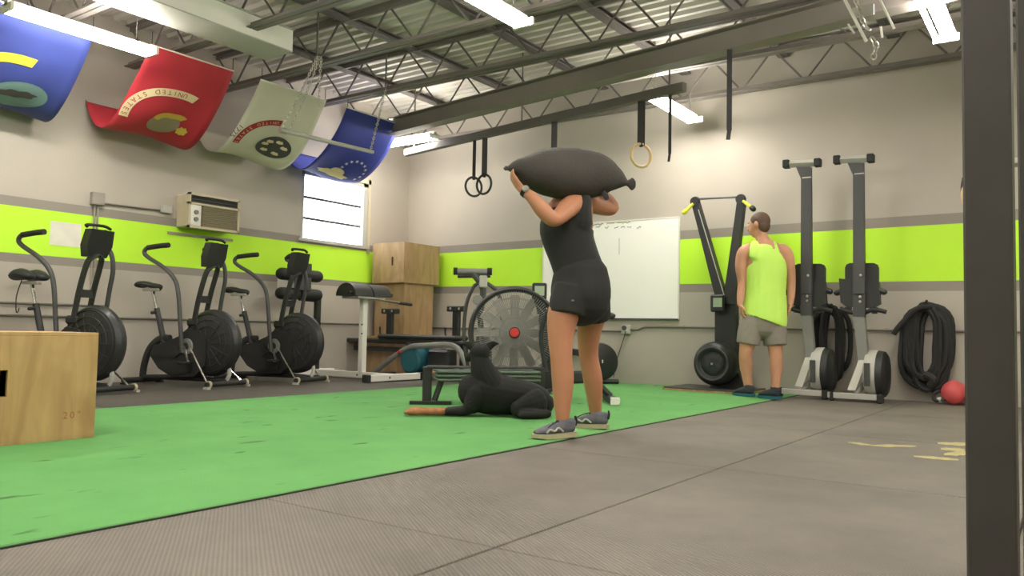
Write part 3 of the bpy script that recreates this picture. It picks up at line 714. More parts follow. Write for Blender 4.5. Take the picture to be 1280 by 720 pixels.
# ------------------------------------------------------------------ plyometric boxes
def plyo(label, loc, size, m, slots=(), mark=None, rz=0):
    """size x,y,z; panels as parts"""
    t = thing('plyo_box', label, 'box', loc, rz); sx, sy, sz = size; th = .018
    def panel(c, s): MB().box(c, s, b=.002).build('panel', m, t, smooth=0)
    panel((0, 0, sz-th/2), (sx, sy, th)); panel((0, 0, th/2), (sx, sy, th))
    # +x face with optional slot built from strips
    def slotted(axis, sgn, has):
        L = sy if axis == 'x' else sx-2*th
        c0 = sgn*((sx if axis == 'x' else sy)/2-th/2)
        def strip(u0, u1, z0, z1, mb):
            if axis == 'x': mb.box((c0, (u0+u1)/2, (z0+z1)/2), (th, u1-u0, z1-z0))
            else: mb.box(((u0+u1)/2, c0, (z0+z1)/2), (u1-u0, th, z1-z0))
        mb = MB(); z0, z1 = th, sz-th
        if not has: strip(-L/2, L/2, z0, z1, mb)
        else:
            su, zl, zh, uc = has
            strip(-L/2, uc-su, z0, z1, mb); strip(uc+su, L/2, z0, z1, mb); strip(uc-su, uc+su, z0, zl, mb); strip(uc-su, uc+su, zh, z1, mb)
        mb.build('panel', m, t, smooth=0)
    slotted('x', 1, slots[0] if slots else None); slotted('x', -1, None); slotted('y', -1, slots[1] if len(slots) > 1 else None); slotted('y', 1, None)
    return t
hz = gx(122, 418, -4.29).z
bx = plyo('large plywood jump box standing on the green turf lane', (-4.29-.255, 2.24-.381, .009), (.51, .762, hz), M['ply'], ((.018, .24, .37, -.075), None))
# stencilled 20" near the lower corner of the big face
mb = MB()
p = gx(90, 518, -4.29); x0 = p.y-(2.24-.381)
for i, ch in enumerate('20"'):
    vs, fs = glyph(ch); ov = [mb.v((.2565, x0+(i-1)*.034+v.x*.05, p.z-.009-.02+v.y*.05)) for v in vs]
    for f in fs: mb.f([ov[k] for k in f])
mb.build('stencil_number', M['stamp'], bx, smooth=0)
yc = 8.05; e = gy(505, 330, yc)
plyo('plywood jump box at the bottom of the corner stack', (e.x-.30, yc+.36, 0), (.80, .66, .51), M['ply2'])
plyo('tall plywood jump box in the middle of the corner stack', (e.x-.33, yc+.38, .51), (.56, .60, .74), M['ply2'])
plyo('plywood jump box with hand slot on top of the corner stack', (e.x-.30, yc+.37, 1.25), (.60, .74, .56), M['ply2'], (None, (.016, .24, .36, .08)))

# ------------------------------------------------------------------ fan bikes along the left wall
def saddle(mb, c, L=.27, W=.19):
    c = Vector(c)
    prof = [(-.5, .50, .0), (-.42, .5, .012), (-.2, .46, .01), (0, .30, 0), (.25, .15, -.005), (.45, .11, -.012), (.5, .07, -.02)]
    mb.capsule([c+Vector((p[0]*L, 0, p[2]*1.5)) for p in prof], [(W*p[1], .028) for p in prof], 14, 2, side=(0, 1, 0))
def fan_bike(label, loc, rz, wide_saddle=False):
    t = thing('fan_bike', label, 'exercise bike', loc, rz, 'black fan bikes against the left wall')
    K = M['black']; P = M['blackplastic']
    # stabilisers
    MB().cyl((-.60, -.25, .04), (-.60, .25, .04), .03, n=10).build('rear_stabilizer', K, t)
    MB().cyl((.50, -.29, .045), (.50, .29, .045), .026, n=10).build('front_stabilizer', K, t)
    for s in (-1, 1):
        e = MB(); e.cyl((.50, s*.25, .045), (.50, s*.275, .045), .036, n=12); e.build('foot_ring', M['cream'], t)
        MB().box((.50, s*.285, .012), (.06, .04, .024)).build('foot_pad', M['lightgrey'], t, smooth=0)
        MB().box((-.60, s*.23, .008), (.07, .05, .016)).build('foot_pad', M['rubber'], t, smooth=0)
    MB().tube([(-.60, 0, .06), (-.3, 0, .075), (.2, 0, .075), (.50, 0, .06)], .028, 8, 2).build('base_tube', K, t)
    MB().tube([(-.60, 0, .06), (-.585, 0, .2), (-.52, 0, .36), (-.40, 0, .46), (-.25, 0, .47)], [(.028, .04)]*5, 8, 4, side=(0, 1, 0)).build('tail_arch', K, t)
    # chain shroud
    sh = MB(); sh.prism([(-.42, .30), (-.38, .40), (-.2, .44), (-.05, .50), (.06, .58), (.20, .56), (.30, .46), (.30, .22), (.16, .10), (-.12, .09), (-.30, .17)], .20, XZ(0))
    sh.prism([(-.36, .30), (-.30, .37), (-.10, .40), (.0, .34), (-.08, .28)], .225, XZ(0)); sh.prism([(-.28, .18), (-.10, .25), (.14, .25), (.12, .14), (-.12, .11)], .225, XZ(0))
    sh.build('shroud', P, t, smooth=30)
    # fan in its cage
    fc = Vector((.30, 0, .44))
    cg = MB(); Mx = along(fc, (0, -1, 0))
    cg.lathe([(0, -.075), (.24, -.075), (.31, -.06), (.335, -.02), (.335, .02), (.31, .06), (.25, .078), (.10, .085), (0, .085)], Mx, 40)
    cage = cg.build('fan_cage', P, t, 25)
    for rr, d in ((.29, .072), (.23, .084), (.165, .088)): MB().torus(fc+Vector((0, -d, 0)), (0, 1, 0), rr, .0045, 36, 5).build('cage_ring', M['black'], cage)
    for i in range(14):
        a = 2*math.pi*i/14; u = Vector((math.cos(a), 0, math.sin(a)))
        MB().tube([fc+u*.06+Vector((0, -.09, 0)), fc+u*.25+Vector((0, -.083, 0)), fc+u*.33+Vector((0, -.03, 0))], .0035, 4).build('cage_spoke', M['black'], cage)
    # crank disc, crank arms with pedals
    cr = Vector((.06, 0, .40))
    dk = MB(); dk.lathe([(0, .13), (.03, .13), (.035, .115), (.075, .112), (.085, .09), (.085, .06)], along(cr, (0, -1, 0)), 24); dk.build('crank_disc', M['grey'], t)
    MB().lathe([(0, .137), (.035, .137), (.04, .12)], along(cr, (0, -1, 0)), 18).build('crank_cap', P, t)
    for s, a in ((-1, -70), (1, 110)):
        u = Vector((math.cos(R(a)), 0, math.sin(R(a)))); y = s*.13
        arm = MB().cyl(cr+Vector((0, y, 0)), cr+u*.17+Vector((0, y, 0)), .012, n=8).build('crank_arm', M['chrome'], t)
        MB().box(cr+u*.17+Vector((0, y+s*.06, 0)), (.09, .09, .028), b=.006).build('pedal', M['rubber'], arm, smooth=0)
    # chrome struts to the front foot
    for s in (-1, 1): MB().cyl((.12, s*.11, .38), (.46, s*.24, .06), .010, n=8).build('strut', M['chrome'], t)
    MB().tube([(.48, 0, .06), (.52, 0, .14), (.50, 0, .25)], .02, 8, 3).build('front_bracket', M['lightgrey'], t)
    # seat
    MB().cyl((-.33, 0, .42), (-.45, 0, .78), .030, .028, 12).build('seat_tube', K, t)
    MB().cyl((-.45, 0, .77), (-.52, 0, .97), .016, n=10).build('seat_post', M['chrome'], t)
    MB().capsule([(-.44, -.03, .74), (-.44, -.07, .735)], .017, 10, 1).build('seat_knob', P, t)
    MB().box((-.525, 0, .975), (.22, .05, .03), b=.006).build('seat_rail', M['alu'], t, smooth=0)
    MB().capsule([(-.50, 0, .95), (-.50, -.0, .90)], .013, 8, 1).build('rail_knob', P, t)
    sd = MB()
    if wide_saddle:
        for s in (-1, 1): sd.capsule([(-.62, s*.075, 1.035), (-.55, s*.08, 1.05), (-.46, s*.07, 1.03)], [(.075, .045), (.085, .055), (.06, .035)], 14, 3, side=(0, 1, 0))
        sd.build('saddle', M['vinyl'], t)
        MB().tube([(-.58, -.05, 1.0), (-.60, -.08, .85), (-.59, -.085, .72), (-.575, -.08, .70), (-.57, -.07, .74)], .005, 5, 4).build('dangling_cord', M['strap'], t)
    else:
        saddle(sd, (-.54, 0, 1.02)); sd.build('saddle', M['vinyl'], t)
    # swinging handle arms, in opposite phase
    near = [(.10, -.20, .34), (.07, -.21, .62), (.04, -.22, .92), (-.02, -.22, 1.07), (-.17, -.22, 1.19), (-.36, -.22, 1.285), (-.425, -.22, 1.34), (-.38, -.22, 1.39), (-.22, -.22, 1.405), (-.13, -.22, 1.41)]
    far = [(.10, .20, .34), (.16, .21, .62), (.20, .22, .92), (.23, .22, 1.10), (.20, .22, 1.25), (.10, .22, 1.34), (.0, .22, 1.37), (-.06, .22, 1.40), (.0, .22, 1.44), (.10, .22, 1.45)]
    for pts in (near, far):
        h = MB().tube(pts, .021, 10, 5).build('handle_arm', M['darkgrey'], t)
        MB().tube([pts[-3], pts[-2], Vector(pts[-1])+Vector((.02, 0, 0))], .026, 10, 4).build('grip', M['rubber'], h)
    # console mast: an open loop
    MB().tube([(.12, -.075, .66), (.17, -.075, .90), (.24, -.072, 1.13), (.275, -.05, 1.195), (.285, 0, 1.215), (.275, .05, 1.195), (.24, .072, 1.13), (.17, .075, .90), (.12, .075, .66)], [(.018, .032)]*9, 8, 4, side=(0, 1, 0)).build('mast_loop', K, t)
    MB().prism([(-.08, .84), (.08, .84), (.075, .93), (.04, .91), (-.04, .91), (-.075, .93)], .025, YZ(.17)).build('mast_plate', K, t, 0)
    MB().box((.10, 0, .64), (.16, .18, .08), b=.02).build('mast_base', P, t, 30)
    co = MB().hull([(.22+dx, y, z) for (y, z) in ((-.10, 1.20), (.10, 1.20), (-.135, 1.30), (.135, 1.30), (-.12, 1.44), (.12, 1.44)) for dx in (-.02-(z-1.2)*-.25, .06+(z-1.2)*.25)]).build('console', P, t, 30)
    MB().box((.215, 0, 1.34), (.006, .17, .13), Euler((0, R(14), 0))).build('console_screen', M['darkgrey'], co, smooth=0)
    MB().tube([(.27, -.11, 1.46), (.29, -.13, 1.475), (.34, .0, 1.475), (.31, .1, 1.46)], .013, 8, 3).build('console_grip', M['rubber'], t)
    return t
spots = [((118, 441), 'black fan bike with wide split saddle behind the big jump box', True), ((266, 437), 'black fan bike with curved handle below the air conditioner', False), ((372, 433), 'black fan bike in front of the foam roller machine', False)]
for (px, py), lab, wide in spots:
    q = gx(px, py, -7.08); fan_bike(lab, (q.x-.30*math.cos(R(14)), q.y-.30*math.sin(R(14)), 0), R(14), wide)

# ------------------------------------------------------------------ glute-ham machine (white post, black pads)
gy0 = 6.92
g = thing('glute_ham_bench', 'white framed glute ham bench with black roll pads', 'gym bench', (-6.95, gy0, 0)); B0 = Vector(g.location)
ptop = gy(447, 371, gy0).z
def sq(p0, p1, w=.07, name='tube', m=None, holes=()):
    p0, p1 = Vector(p0), Vector(p1); d = p1-p0; o = MB().box((p0+p1)/2, (w, w, d.length) , d.to_track_quat('Z', 'Y').to_matrix(), b=.006).build(name, m or M['white'], g, smooth=0); return o
PX = -.14
sq((PX, 0, .06), (PX, 0, ptop-.03), .075, 'upright')
for z in (.55, .66): MB().cyl((PX+.02, -.0385, z), (PX+.02, -.037, z), .012, n=10).build('bolt_hole', M['slot'], g)
sq((-1.05, 0, .05), (.36, 0, .05), .075, 'base_rail')
sq((.40, -.42, .05), (.40, .42, .05), .075, 'front_foot')
MB().box((.40, -.45, .05), (.085, .07, .085), b=.008).build('foot_cap', M['rubber'], g, smooth=0)
MB().box((.40, .45, .05), (.085, .07, .085), b=.008).build('foot_cap', M['rubber'], g, smooth=0)
MB().cyl((.44, -.12, .05), (.44, -.117, .05), .014, n=10).build('bolt_hole', M['slot'], g)
for xx in (-.18, -.06, .12): MB().cyl((xx, -.039, .05), (xx, -.036, .05), .012, n=10).build('bolt_hole', M['slot'], g)
sq((-1.0, -.32, .05), (-1.0, .32, .05), .075, 'rear_foot')
MB().box((PX, 0, ptop-.015), (.28, .46, .03), b=.004).build('pad_plate', M['alu'], g, smooth=0)
for s in (-1, 1):
    pd = MB(); Mx = along((0, s*.225-.205 if s > 0 else -.43, ptop), (0, 1, 0))
    prof = []
    for i in range(13):
        a = math.pi*i/12; prof.append((.17*math.cos(a), .155*math.sin(a)))
    yc_ = s*.155
    pd.prism(prof, .29, Matrix(((1, 0, 0, PX), (0, 0, 1, yc_), (0, 1, 0, ptop), (0, 0, 0, 1))))
    pd.build('hip_pad', M['vinyl'], g, 40)
MB().tube([(.0, .10, ptop-.03), (.02, .35, ptop-.05), (.02, .66, ptop-.07)], .014, 8).build('side_handle', M['chrome'], g)
MB().tube([(.02, .46, ptop-.06), (.02, .68, ptop-.072)], .019, 10).build('handle_grip', M['rubber'], g)
for s in (-1, 1): MB().tube([(PX+.1, s*.28, ptop+.04), (PX+.12, s*.36, ptop+.03)], .02, 8).build('knob', M['rubber'], g)
# ankle roller head
ra_ = gx(375, 344, -7.92); rb_ = gx(377, 368, -7.92)
cx_, cy_ = -7.92-B0.x, ra_.y-gy0
MB().box((cx_, 0, .5*rb_.z+.05), (.07, .07, rb_.z+.02), b=.006).build('rear_upright', M['black'], g, smooth=0)
MB().tube([(cx_, 0, rb_.z-.06), (cx_, cy_, rb_.z-.05), (cx_-.04, cy_, rb_.z), (cx_-.05, cy_, ra_.z+.05)], [.03]*4, 8).build('roller_bracket', M['black'], g)
for z in (ra_.z, rb_.z):
    MB().cyl((cx_, cy_-.33, z), (cx_, cy_+.33, z), .015, n=8).build('roller_axle', M['chrome'], g)
    for s in (-1, 1): MB().capsule([(cx_, cy_+s*.07, z), (cx_, cy_+s*.28, z)], .075, 16, 1).build('foam_roller', M['rubber'], g)
MB().box((cx_+.06, cy_, ra_.z-.02), (.02, .26, .34), b=.006).build('foot_plate', M['darkgrey'], g, smooth=0)

# ------------------------------------------------------------------ weight bench behind it
by = 7.86; L0 = gy(400, 421, by); L1 = gy(588, 427, by)
bn = thing('weight_bench', 'long black weight bench with two T shaped uprights', 'gym bench', (L0.x, by, 0)); B0 = Vector(bn.location); Lb = L1.x-L0.x; zt = L0.z
MB().box((Lb/2, 0, zt-.03), (Lb, .26, .06), b=.015).build('bench_rail', M['black'], bn, smooth=30)
q = gy(480, 412, by).x-L0.x; q2 = gy(578, 416, by).x-L0.x
MB().box(((q+q2)/2, 0, zt+.035), (q2-q, .28, .06), b=.02).build('pad', M['vinyl'], bn, smooth=30)
MB().box((.06, 0, zt/2), (.08, .08, zt), Euler((0, R(6), 0)), b=.006).build('leg', M['black'], bn, smooth=0)
MB().box((Lb-.1, 0, zt/2), (.08, .08, zt), b=.006).build('leg', M['black'], bn, smooth=0)
MB().box((.04, 0, .03), (.07, .60, .06), b=.006).build('foot', M['black'], bn, smooth=0)
MB().box((Lb-.1, 0, .03), (.07, .60, .06), b=.006).build('foot', M['black'], bn, smooth=0)
MB().box((Lb*.45, .03, zt-.14), (Lb*.8, .05, .06), b=.006).build('lower_rail', M['darkgrey'], bn, smooth=0)
for px, py in ((488, 389), (571, 386)):
    a = gy(px, py, by); xx = a.x-L0.x
    MB().box((xx, 0, (zt+a.z)/2+.01), (.10, .06, a.z-zt+.02), b=.008).build('upright', M['black'], bn, smooth=0)
    MB().box((xx, 0, a.z), (.27, .09, .07), b=.01).build('bar_rest', M['black'], bn, smooth=0)
    MB().tube([(xx-.10, -.02, zt+.02), (xx-.15, -.03, zt+.07), (xx-.155, -.03, zt+.16)], .014, 6, 3).build('hook', M['black'], bn)
    for s in (-1, 1): MB().lathe([(0, .01), (.014, .006), (.016, 0)], along((xx+s*.07, -.045, a.z), (0, -1, 0)), 10).build('bolt', M['alu'], bn)
# barbell rack rails beside bench: wooden step stack

# ------------------------------------------------------------------ grey rower-frame stand with teal drum
sy = 7.42; a = gz(470, 472); fr0 = gy(470, 470, sy); fr = thing('stepper_machine', 'grey tube framed stepper with teal drum under the weight bench', 'exercise machine', (fr0.x, sy, 0)); B0 = Vector(fr.location)
def sp(px, py, dy=0): return gy(px, py, sy+dy)
MB(B0).tube([sp(463, 470), sp(505, 437), sp(535, 432), sp(566, 432), sp(578, 445), sp(585, 466)], .035, 8, 3).build('frame_tube', M['grey'], fr)
MB(B0).tube([sp(463, 470, .2), sp(505, 437, .2), sp(535, 432, .2), sp(566, 432, .2), sp(578, 445, .2), sp(585, 466, .2)], .03, 8, 3).build('frame_tube', M['grey'], fr)
c = sp(522, 450, .15); MB(B0).lathe([(0, -.16), (.14, -.16), (.165, -.13), (.165, .13), (.14, .16), (0, .16)], along(c, (0, 1, 0)), 28).build('drum', M['teal'], fr, 30)
c = sp(553, 449, .2); MB(B0).box(c, (.34, .2, .24), b=.03).build('resistance_box', M['blackplastic'], fr, 30)
MB(B0).lathe([(0, .02), (.02, .015), (.022, 0)], along(sp(499, 440, -.03), (0, -1, 0)), 12).build('red_knob', M['red'], fr)
for px in (466, 584):
    c = sp(px, 469); MB(B0).box((c.x, sy+.15, .025), (.07, .5, .05), b=.006).build('foot', M['black'], fr, smooth=0)
MB(B0).cyl((sp(500, 440).x, sy+.15, .0), (sp(500, 440).x, sy+.15, .45), .03, n=8).build('post', M['black'], fr)

# ------------------------------------------------------------------ low black bench on the turf behind the dog
c0 = gz(538, 507); lb = thing('low_bench', 'low black flat bench on the turf behind the dog', 'gym bench', (c0.x, c0.y, .009), R(40)); lbz = .30
MB().box((0, 0, .015), (.34, .06, .03), b=.004).build('foot', M['black'], lb, smooth=0)
MB().box((.88, .12, .015), (.34, .06, .03), b=.004).build('foot', M['black'], lb, smooth=0)
for xx, yy in ((-.03, 0), (.91, .12)): MB().box((xx, yy, lbz/2+.01), (.075, .05, lbz-.01), b=.004).build('leg', M['black'], lb, smooth=0)
MB().tube([(.03, .02, .03), (.10, .03, lbz-.06)], .024, 6).build('brace', M['darkgrey'], lb)
MB().box((.44, .06, lbz+.005), (.96, .07, .02), Euler((0, 0, R(7.6))), b=.004).build('top_rail', M['darkgrey'], lb, smooth=0)
for k in range(3): MB().box((.46, .06, lbz-.03-k*.032), (.86, .26, .026), Euler((0, 0, R(7.6))), b=.010).build('pad_layer', mat('faded_green_vinyl', (84, 96, 84), .6) if k == 0 else bpy.data.materials['faded_green_vinyl'], lb, 30)

# ------------------------------------------------------------------ big caged air bike on the turf
D0 = 7.1; hub = gd(643, 416, D0); vdir = Vector((FW.x, FW.y, 0)).normalized(); rdir = Vector((RT.x, RT.y, 0)).normalized()
rzb = math.atan2(rdir.y, rdir.x)
ab = thing('air_bike', 'black air bike with big grey wire fan cage and red hub', 'exercise bike', (hub.x, hub.y, .009), rzb)
hz_ = hub.z-.009; RC = .385
# local x = right in view, y = away
for y in (-.10, .10): MB().torus((0, y, hz_), (0, 1, 0), RC, .017, 48, 8).build('cage_rim', M['black'], ab)
MB().torus((0, 0, hz_), (0, 1, 0), RC+.005, .022, 48, 8).build('cage_band', M['black'], ab)
cw = MB()
for i in range(110):
    a = 2*math.pi*i/110; u = Vector((math.cos(a), 0, math.sin(a)))
    for s in (-1, 1): cw.tube([u*.05+Vector((0, s*.135, hz_)), u*.22+Vector((0, s*.125, hz_)), u*(RC-.005)+Vector((0, s*.10, hz_))], .0024, 4)
o = cw.build('cage_wires', M['grey'], ab); o['kind'] = 'stuff'
for rr, d in ((.31, .115), (.22, .125), (.13, .132)):
    for s in (-1, 1): MB().torus((0, s*d, hz_), (0, 1, 0), rr, .003, 40, 5).build('cage_ring', M['grey'], ab)
fan = MB().lathe([(0, -.05), (.07, -.05), (.07, .05), (0, .05)], along((0, 0, hz_), (0, 1, 0)), 20).build('fan_hub', M['darkgrey'], ab)
for i in range(12):
    a = 360*i/12; Rm = Matrix.Rotation(R(a), 3, 'Y')
    MB().box(Vector((0, 0, hz_))+Rm @ Vector((.20, 0, 0)), (.27, .008, .085), (Rm @ Matrix.Rotation(R(28), 3, 'X')), 0).build('fan_blade', M['blade'], fan, smooth=0)
MB().lathe([(0, .02), (.035, .016), (.042, 0)], along((0, -.14, hz_), (0, -1, 0)), 18).build('hub_cap', M['red'], ab)
# frame: main beam, feet, crank, seat, mast, monitor, handles
MB().box((.30, 0, .20), (.95, .09, .11), Euler((0, R(-3), 0)), b=.02).build('main_beam', M['black'], ab, 30)
for xx in (-.30, .86):
    MB().box((xx, 0, .03), (.07, .62, .06), b=.008).build('foot_bar', M['black'], ab, smooth=0)
    for s in (-1, 1): MB().box((xx, s*.32, .034), (.08, .03, .066), b=.006).build('foot_cap', M['white'] if xx > 0 else M['rubber'], ab, smooth=0)
for xx, zz in ((-.25, hz_-.05), (.25, .22)): MB().tube([(-.30 if xx < 0 else .86, 0, .05), (xx*.6 if xx < 0 else .70, 0, .20)], .03, 8).build('leg_tube', M['black'], ab)
MB().tube([(-.26, .14, .05), (0, .15, hz_)], .018, 8).build('fork', M['darkgrey'], ab)
MB().prism([(-.10, .16), (.02, .24), (.34, .24), (.42, .14), (.20, .08)], .16, XZ(0)).build('chain_case', M['blackplastic'], ab, 0)
MB().box((.10, -.084, .175), (.07, .004, .022)).build('badge', M['white'], ab, smooth=0)
cr = MB().tube([(.36, -.13, .10), (.46, -.13, .30)], .02, 8).build('crank_arm', M['grey'], ab)
MB().box((.36, -.20, .09), (.10, .10, .03), b=.006).build('pedal', M['grey'], cr, smooth=0)
MB().tube([(.34, .13, .36), (.30, .13, .12)], .02, 8).build('crank_arm', M['grey'], ab)
MB().tube([(.62, 0, .2), (.72, 0, .60), (.75, 0, .74)], .03, 8).build('seat_post', M['black'], ab)
sd = MB(); saddle(sd, (.74, 0, .78)); o = sd.build('saddle', M['vinyl'], ab); o.rotation_euler = (0, 0, 0)
MB().tube([(.30, 0, .22), (.26, 0, .70), (.21, 0, .90)], [(.03, .045)]*3, 8, 2, side=(0, 1, 0)).build('mast', M['black'], ab)
mon = MB().box((.215, -.02, .965), (.13, .05, .15), b=.012).build('monitor', M['blackplastic'], ab, 30)
MB().box((.215, -.048, .97), (.085, .004, .085)).build('monitor_screen', M['lcd'], mon, smooth=0)
for s, ph in ((-1, -.03), (1, .05)):
    h = MB().tube([(.28, s*.20, .26), (.26+ph, s*.21, .60), (.36+ph, s*.24, .86), (.46+ph, s*.24, .95)], .020, 8, 4).build('handle_arm', M['black'], ab)

# ------------------------------------------------------------------ upright bike behind the air bike
D1 = 8.6; h0 = gd(600, 420, D1); ub = thing('upright_bike', 'upright stationary bike with grey gripped handlebar behind the air bike', 'exercise bike', (h0.x, h0.y, .009), rzb); B0 = Vector(ub.location)
ru = Matrix.Rotation(-rzb, 3, 'Z')
def up(px, py, d=0): return ru @ (gd(px, py, D1+d)-B0)
MB().cyl(up(571, 339), up(611, 339.5), .034, n=12).build('grip_bar', M['grey'], ub)
for a_, b_ in (((567, 339), (572, 339)), ((609, 339.5), (615, 339.5))): MB().cyl(up(*a_), up(*b_), .040, n=12).build('bar_end', M['rubber'], ub)
MB().cyl(up(572, 345), up(613, 344.5), .022, n=10).build('lower_bar', M['black'], ub)
MB().tube([up(590, 341), up(598, 350), up(604, 362), up(602, 378), up(600, 400)], .035, 8, 3).build('stem', M['darkgrey'], ub)
MB().box(up(604, 352), (.09, .08, .13), b=.012).build('stem_clamp', M['lightgrey'], ub, 30)
MB().lathe([(0, .03), (.05, .03), (.055, 0)], along(up(597, 375, -.06), (0, -1, 0)), 16).build('tension_knob', M['grey'], ub)
MB().tube([up(592, 358), up(583, 380), up(580, 420), up(585, 460)], .02, 8, 4).build('side_frame', M['darkgrey'], ub)
MB().tube([up(615, 358), up(625, 372), up(628, 420), up(622, 460)], .022, 8, 4).build('side_frame', M['darkgrey'], ub)
MB().tube([up(592, 358), up(603, 352), up(615, 358)], .02, 8, 4).build('top_hoop', M['darkgrey'], ub)
fl = up(604, 440); MB().lathe([(0, -.05), (.26, -.05), (.28, -.02), (.28, .02), (.26, .05), (0, .05)], along((fl.x, fl.y, .34), (1, .2, 0)), 32).build('flywheel', M['blackplastic'], ub, 30)
MB().box((fl.x, fl.y, .04), (.5, .09, .06), b=.008).build('foot_bar', M['black'], ub, smooth=0)
MB().tube([(fl.x, fl.y, .06), (fl.x, fl.y, .5), up(600, 400)], .03, 8).build('frame_post', M['black'], ub)

# ------------------------------------------------------------------ flywheel rower half hidden behind the woman
q = gz(757, 480); rw = thing('rowing_machine', 'low black rowing machine whose flywheel shows behind the woman', 'rowing machine', (q.x, q.y-.15, .009), R(0)); 
MB().lathe([(0, -.07), (.17, -.07), (.215, -.05), (.23, 0), (.215, .05), (.17, .07), (0, .07)], along((0, 0, .26), (.8, -.6, 0)), 32).build('flywheel_cage', M['blackplastic'], rw, 30)
MB().box((.06, -.045, .27), (.012, .012, .04)).build('label_plate', M['white'], rw, smooth=0)
MB().cyl((-.25, -.2, .03), (.18, .14, .03), .028, n=8).build('front_foot', M['black'], rw)
MB().box((0, 0, .06), (.10, .10, .09), b=.01).build('foot_bracket', M['black'], rw, smooth=0)
MB().box((-.55, .30, .36), (1.15, .08, .08), Euler((0, R(2), R(-28))), b=.01).build('rail', M['black'], rw, smooth=0)
MB().tube([(-.04, .02, .42), (-.1, .06, .52), (-.12, .06, .60)], .02, 8).build('monitor_arm', M['black'], rw)
MB().tube([(-1.05, .57, .36), (-1.08, .58, .03)], .03, 8).build('rear_leg', M['black'], rw)
MB().cyl((-1.2, .38, .03), (-.96, .78, .03), .026, n=8).build('rear_foot', M['black'], rw)

# ------------------------------------------------------------------ ski trainer on the back wall
SY = 8.5
q = gy(897, 480, SY); sk = thing('ski_trainer', 'black V shaped ski trainer with yellow handles by the whiteboard', 'ski trainer', (q.x, SY, .009)); B0 = Vector(sk.location)
def sp(px, py, dy=0): return gy(px, py, SY+dy)-B0
def plate(pts, th, dy=0, mb=None):
    mb = mb or MB(); P = [sp(*p) for p in pts]
    a = [mb.v((p.x, dy-th/2, p.z)) for p in P]; b = [mb.v((p.x, dy+th/2, p.z)) for p in P]
    mb.f(a); mb.f(list(reversed(b))); mb.bridge(a, b); return mb
pf = MB(); P = [gz(828, 488), gz(880, 492), gz(930, 489)]; back = .36
poly = [(P[0].x-B0.x, P[0].y-B0.y), (P[1].x-B0.x, P[1].y-B0.y), (.42, P[1].y-B0.y+.04), (.42, back), (P[0].x-B0.x, back)]
MB().prism(poly, .02, Matrix.Translation((0, 0, .011))).build('plywood_platform', M['ply'], sk, smooth=0)
MB().prism([(x*.98, y*.98+.004) for x, y in poly], .014, Matrix.Translation((0, 0, .028))).build('platform_mat', M['darkgrey'], sk, smooth=0)
plate([(893, 470), (893, 376), (897, 358), (921, 358), (919, 376), (920, 470)], .10, .06).build('column', M['black'], sk, smooth=0)
plate([(897, 380), (877, 300), (865, 254), (873, 252), (887, 300), (908, 372)], .09, .02).build('arm', M['black'], sk, smooth=0)
plate([(904, 380), (914, 310), (922, 252), (931, 251), (924, 310), (919, 380)], .09, .02).build('arm', M['black'], sk, smooth=0)
MB().tube([sp(868, 249), sp(926, 246)], .012, 8).build('top_crossbar', M['darkgrey'], sk)
for (px, py), (hx, hy) in (((869, 252), (857, 264)), ((926, 249), (940, 260))):
    pl = MB().lathe([(0, -.03), (.05, -.03), (.06, 0), (.05, .03), (0, .03)], along(sp(px, py), (0, 1, 0)), 18).build('pulley', M['blackplastic'], sk)
    a = sp(px, py, -.03); b = sp(hx, hy, -.06)
    MB().tube([a.lerp(b, .2), b], [.016, .022], 8).build('handle', M['yellow'], sk)
    MB().capsule([b, b.lerp(a, -.12)], .03, 8, 1).build('handle_end', M['yellow'] if px < 900 else M['blackplastic'], sk)
MB().tube([sp(873, 262, -.06), sp(906, 372, -.06)], .006, 5).build('drive_cord', M['lightgrey'], sk)
mon = MB().box(sp(897, 379, -.09), (.155, .05, .19), b=.015).build('monitor', M['blackplastic'], sk, 30)
MB().box(sp(897, 378, -.116), (.10, .005, .10)).build('monitor_screen', M['lcd'], mon, smooth=0)
fw = sp(895, 456, -.10); fw.z = .30
MB().lathe([(0, .12), (.075, .12), (.11, .115), (.13, .10), (.17, .118), (.205, .10), (.235, .05), (.24, 0), (.235, -.06), (.20, -.09), (0, -.09)], along(fw, (0, -1, 0)), 44).build('flywheel_housing', M['blackplastic'], sk, 35)
MB().torus(fw+Vector((0, -.118, 0)), (0, 1, 0), .175, .012, 40, 8).build('housing_ring', M['darkgrey'], sk)
for i in range(28):
    a = 2*math.pi*i/28; u = Vector((math.cos(a), 0, math.sin(a))); MB().tube([fw+u*.03+Vector((0, -.122, 0)), fw+u*.125+Vector((0, -.112, 0))], .0028, 4).build('grille_wire', M['darkgrey'], sk)
MB().lathe([(0, .012), (.012, .01), (.014, 0)], along(fw+Vector((0, -.12, 0)), (0, -1, 0)), 10).build('centre_bolt', M['alu'], sk)
MB().hull([(x, y, z) for x, y, z in ((-.10, .02, .035), (.32, .0, .035), (.32, .14, .035), (-.10, .14, .035), (.06, .04, .30), (.16, .04, .30), (.06, .12, .30), (.16, .12, .30))]).build('base_gusset', M['black'], sk, smooth=0)

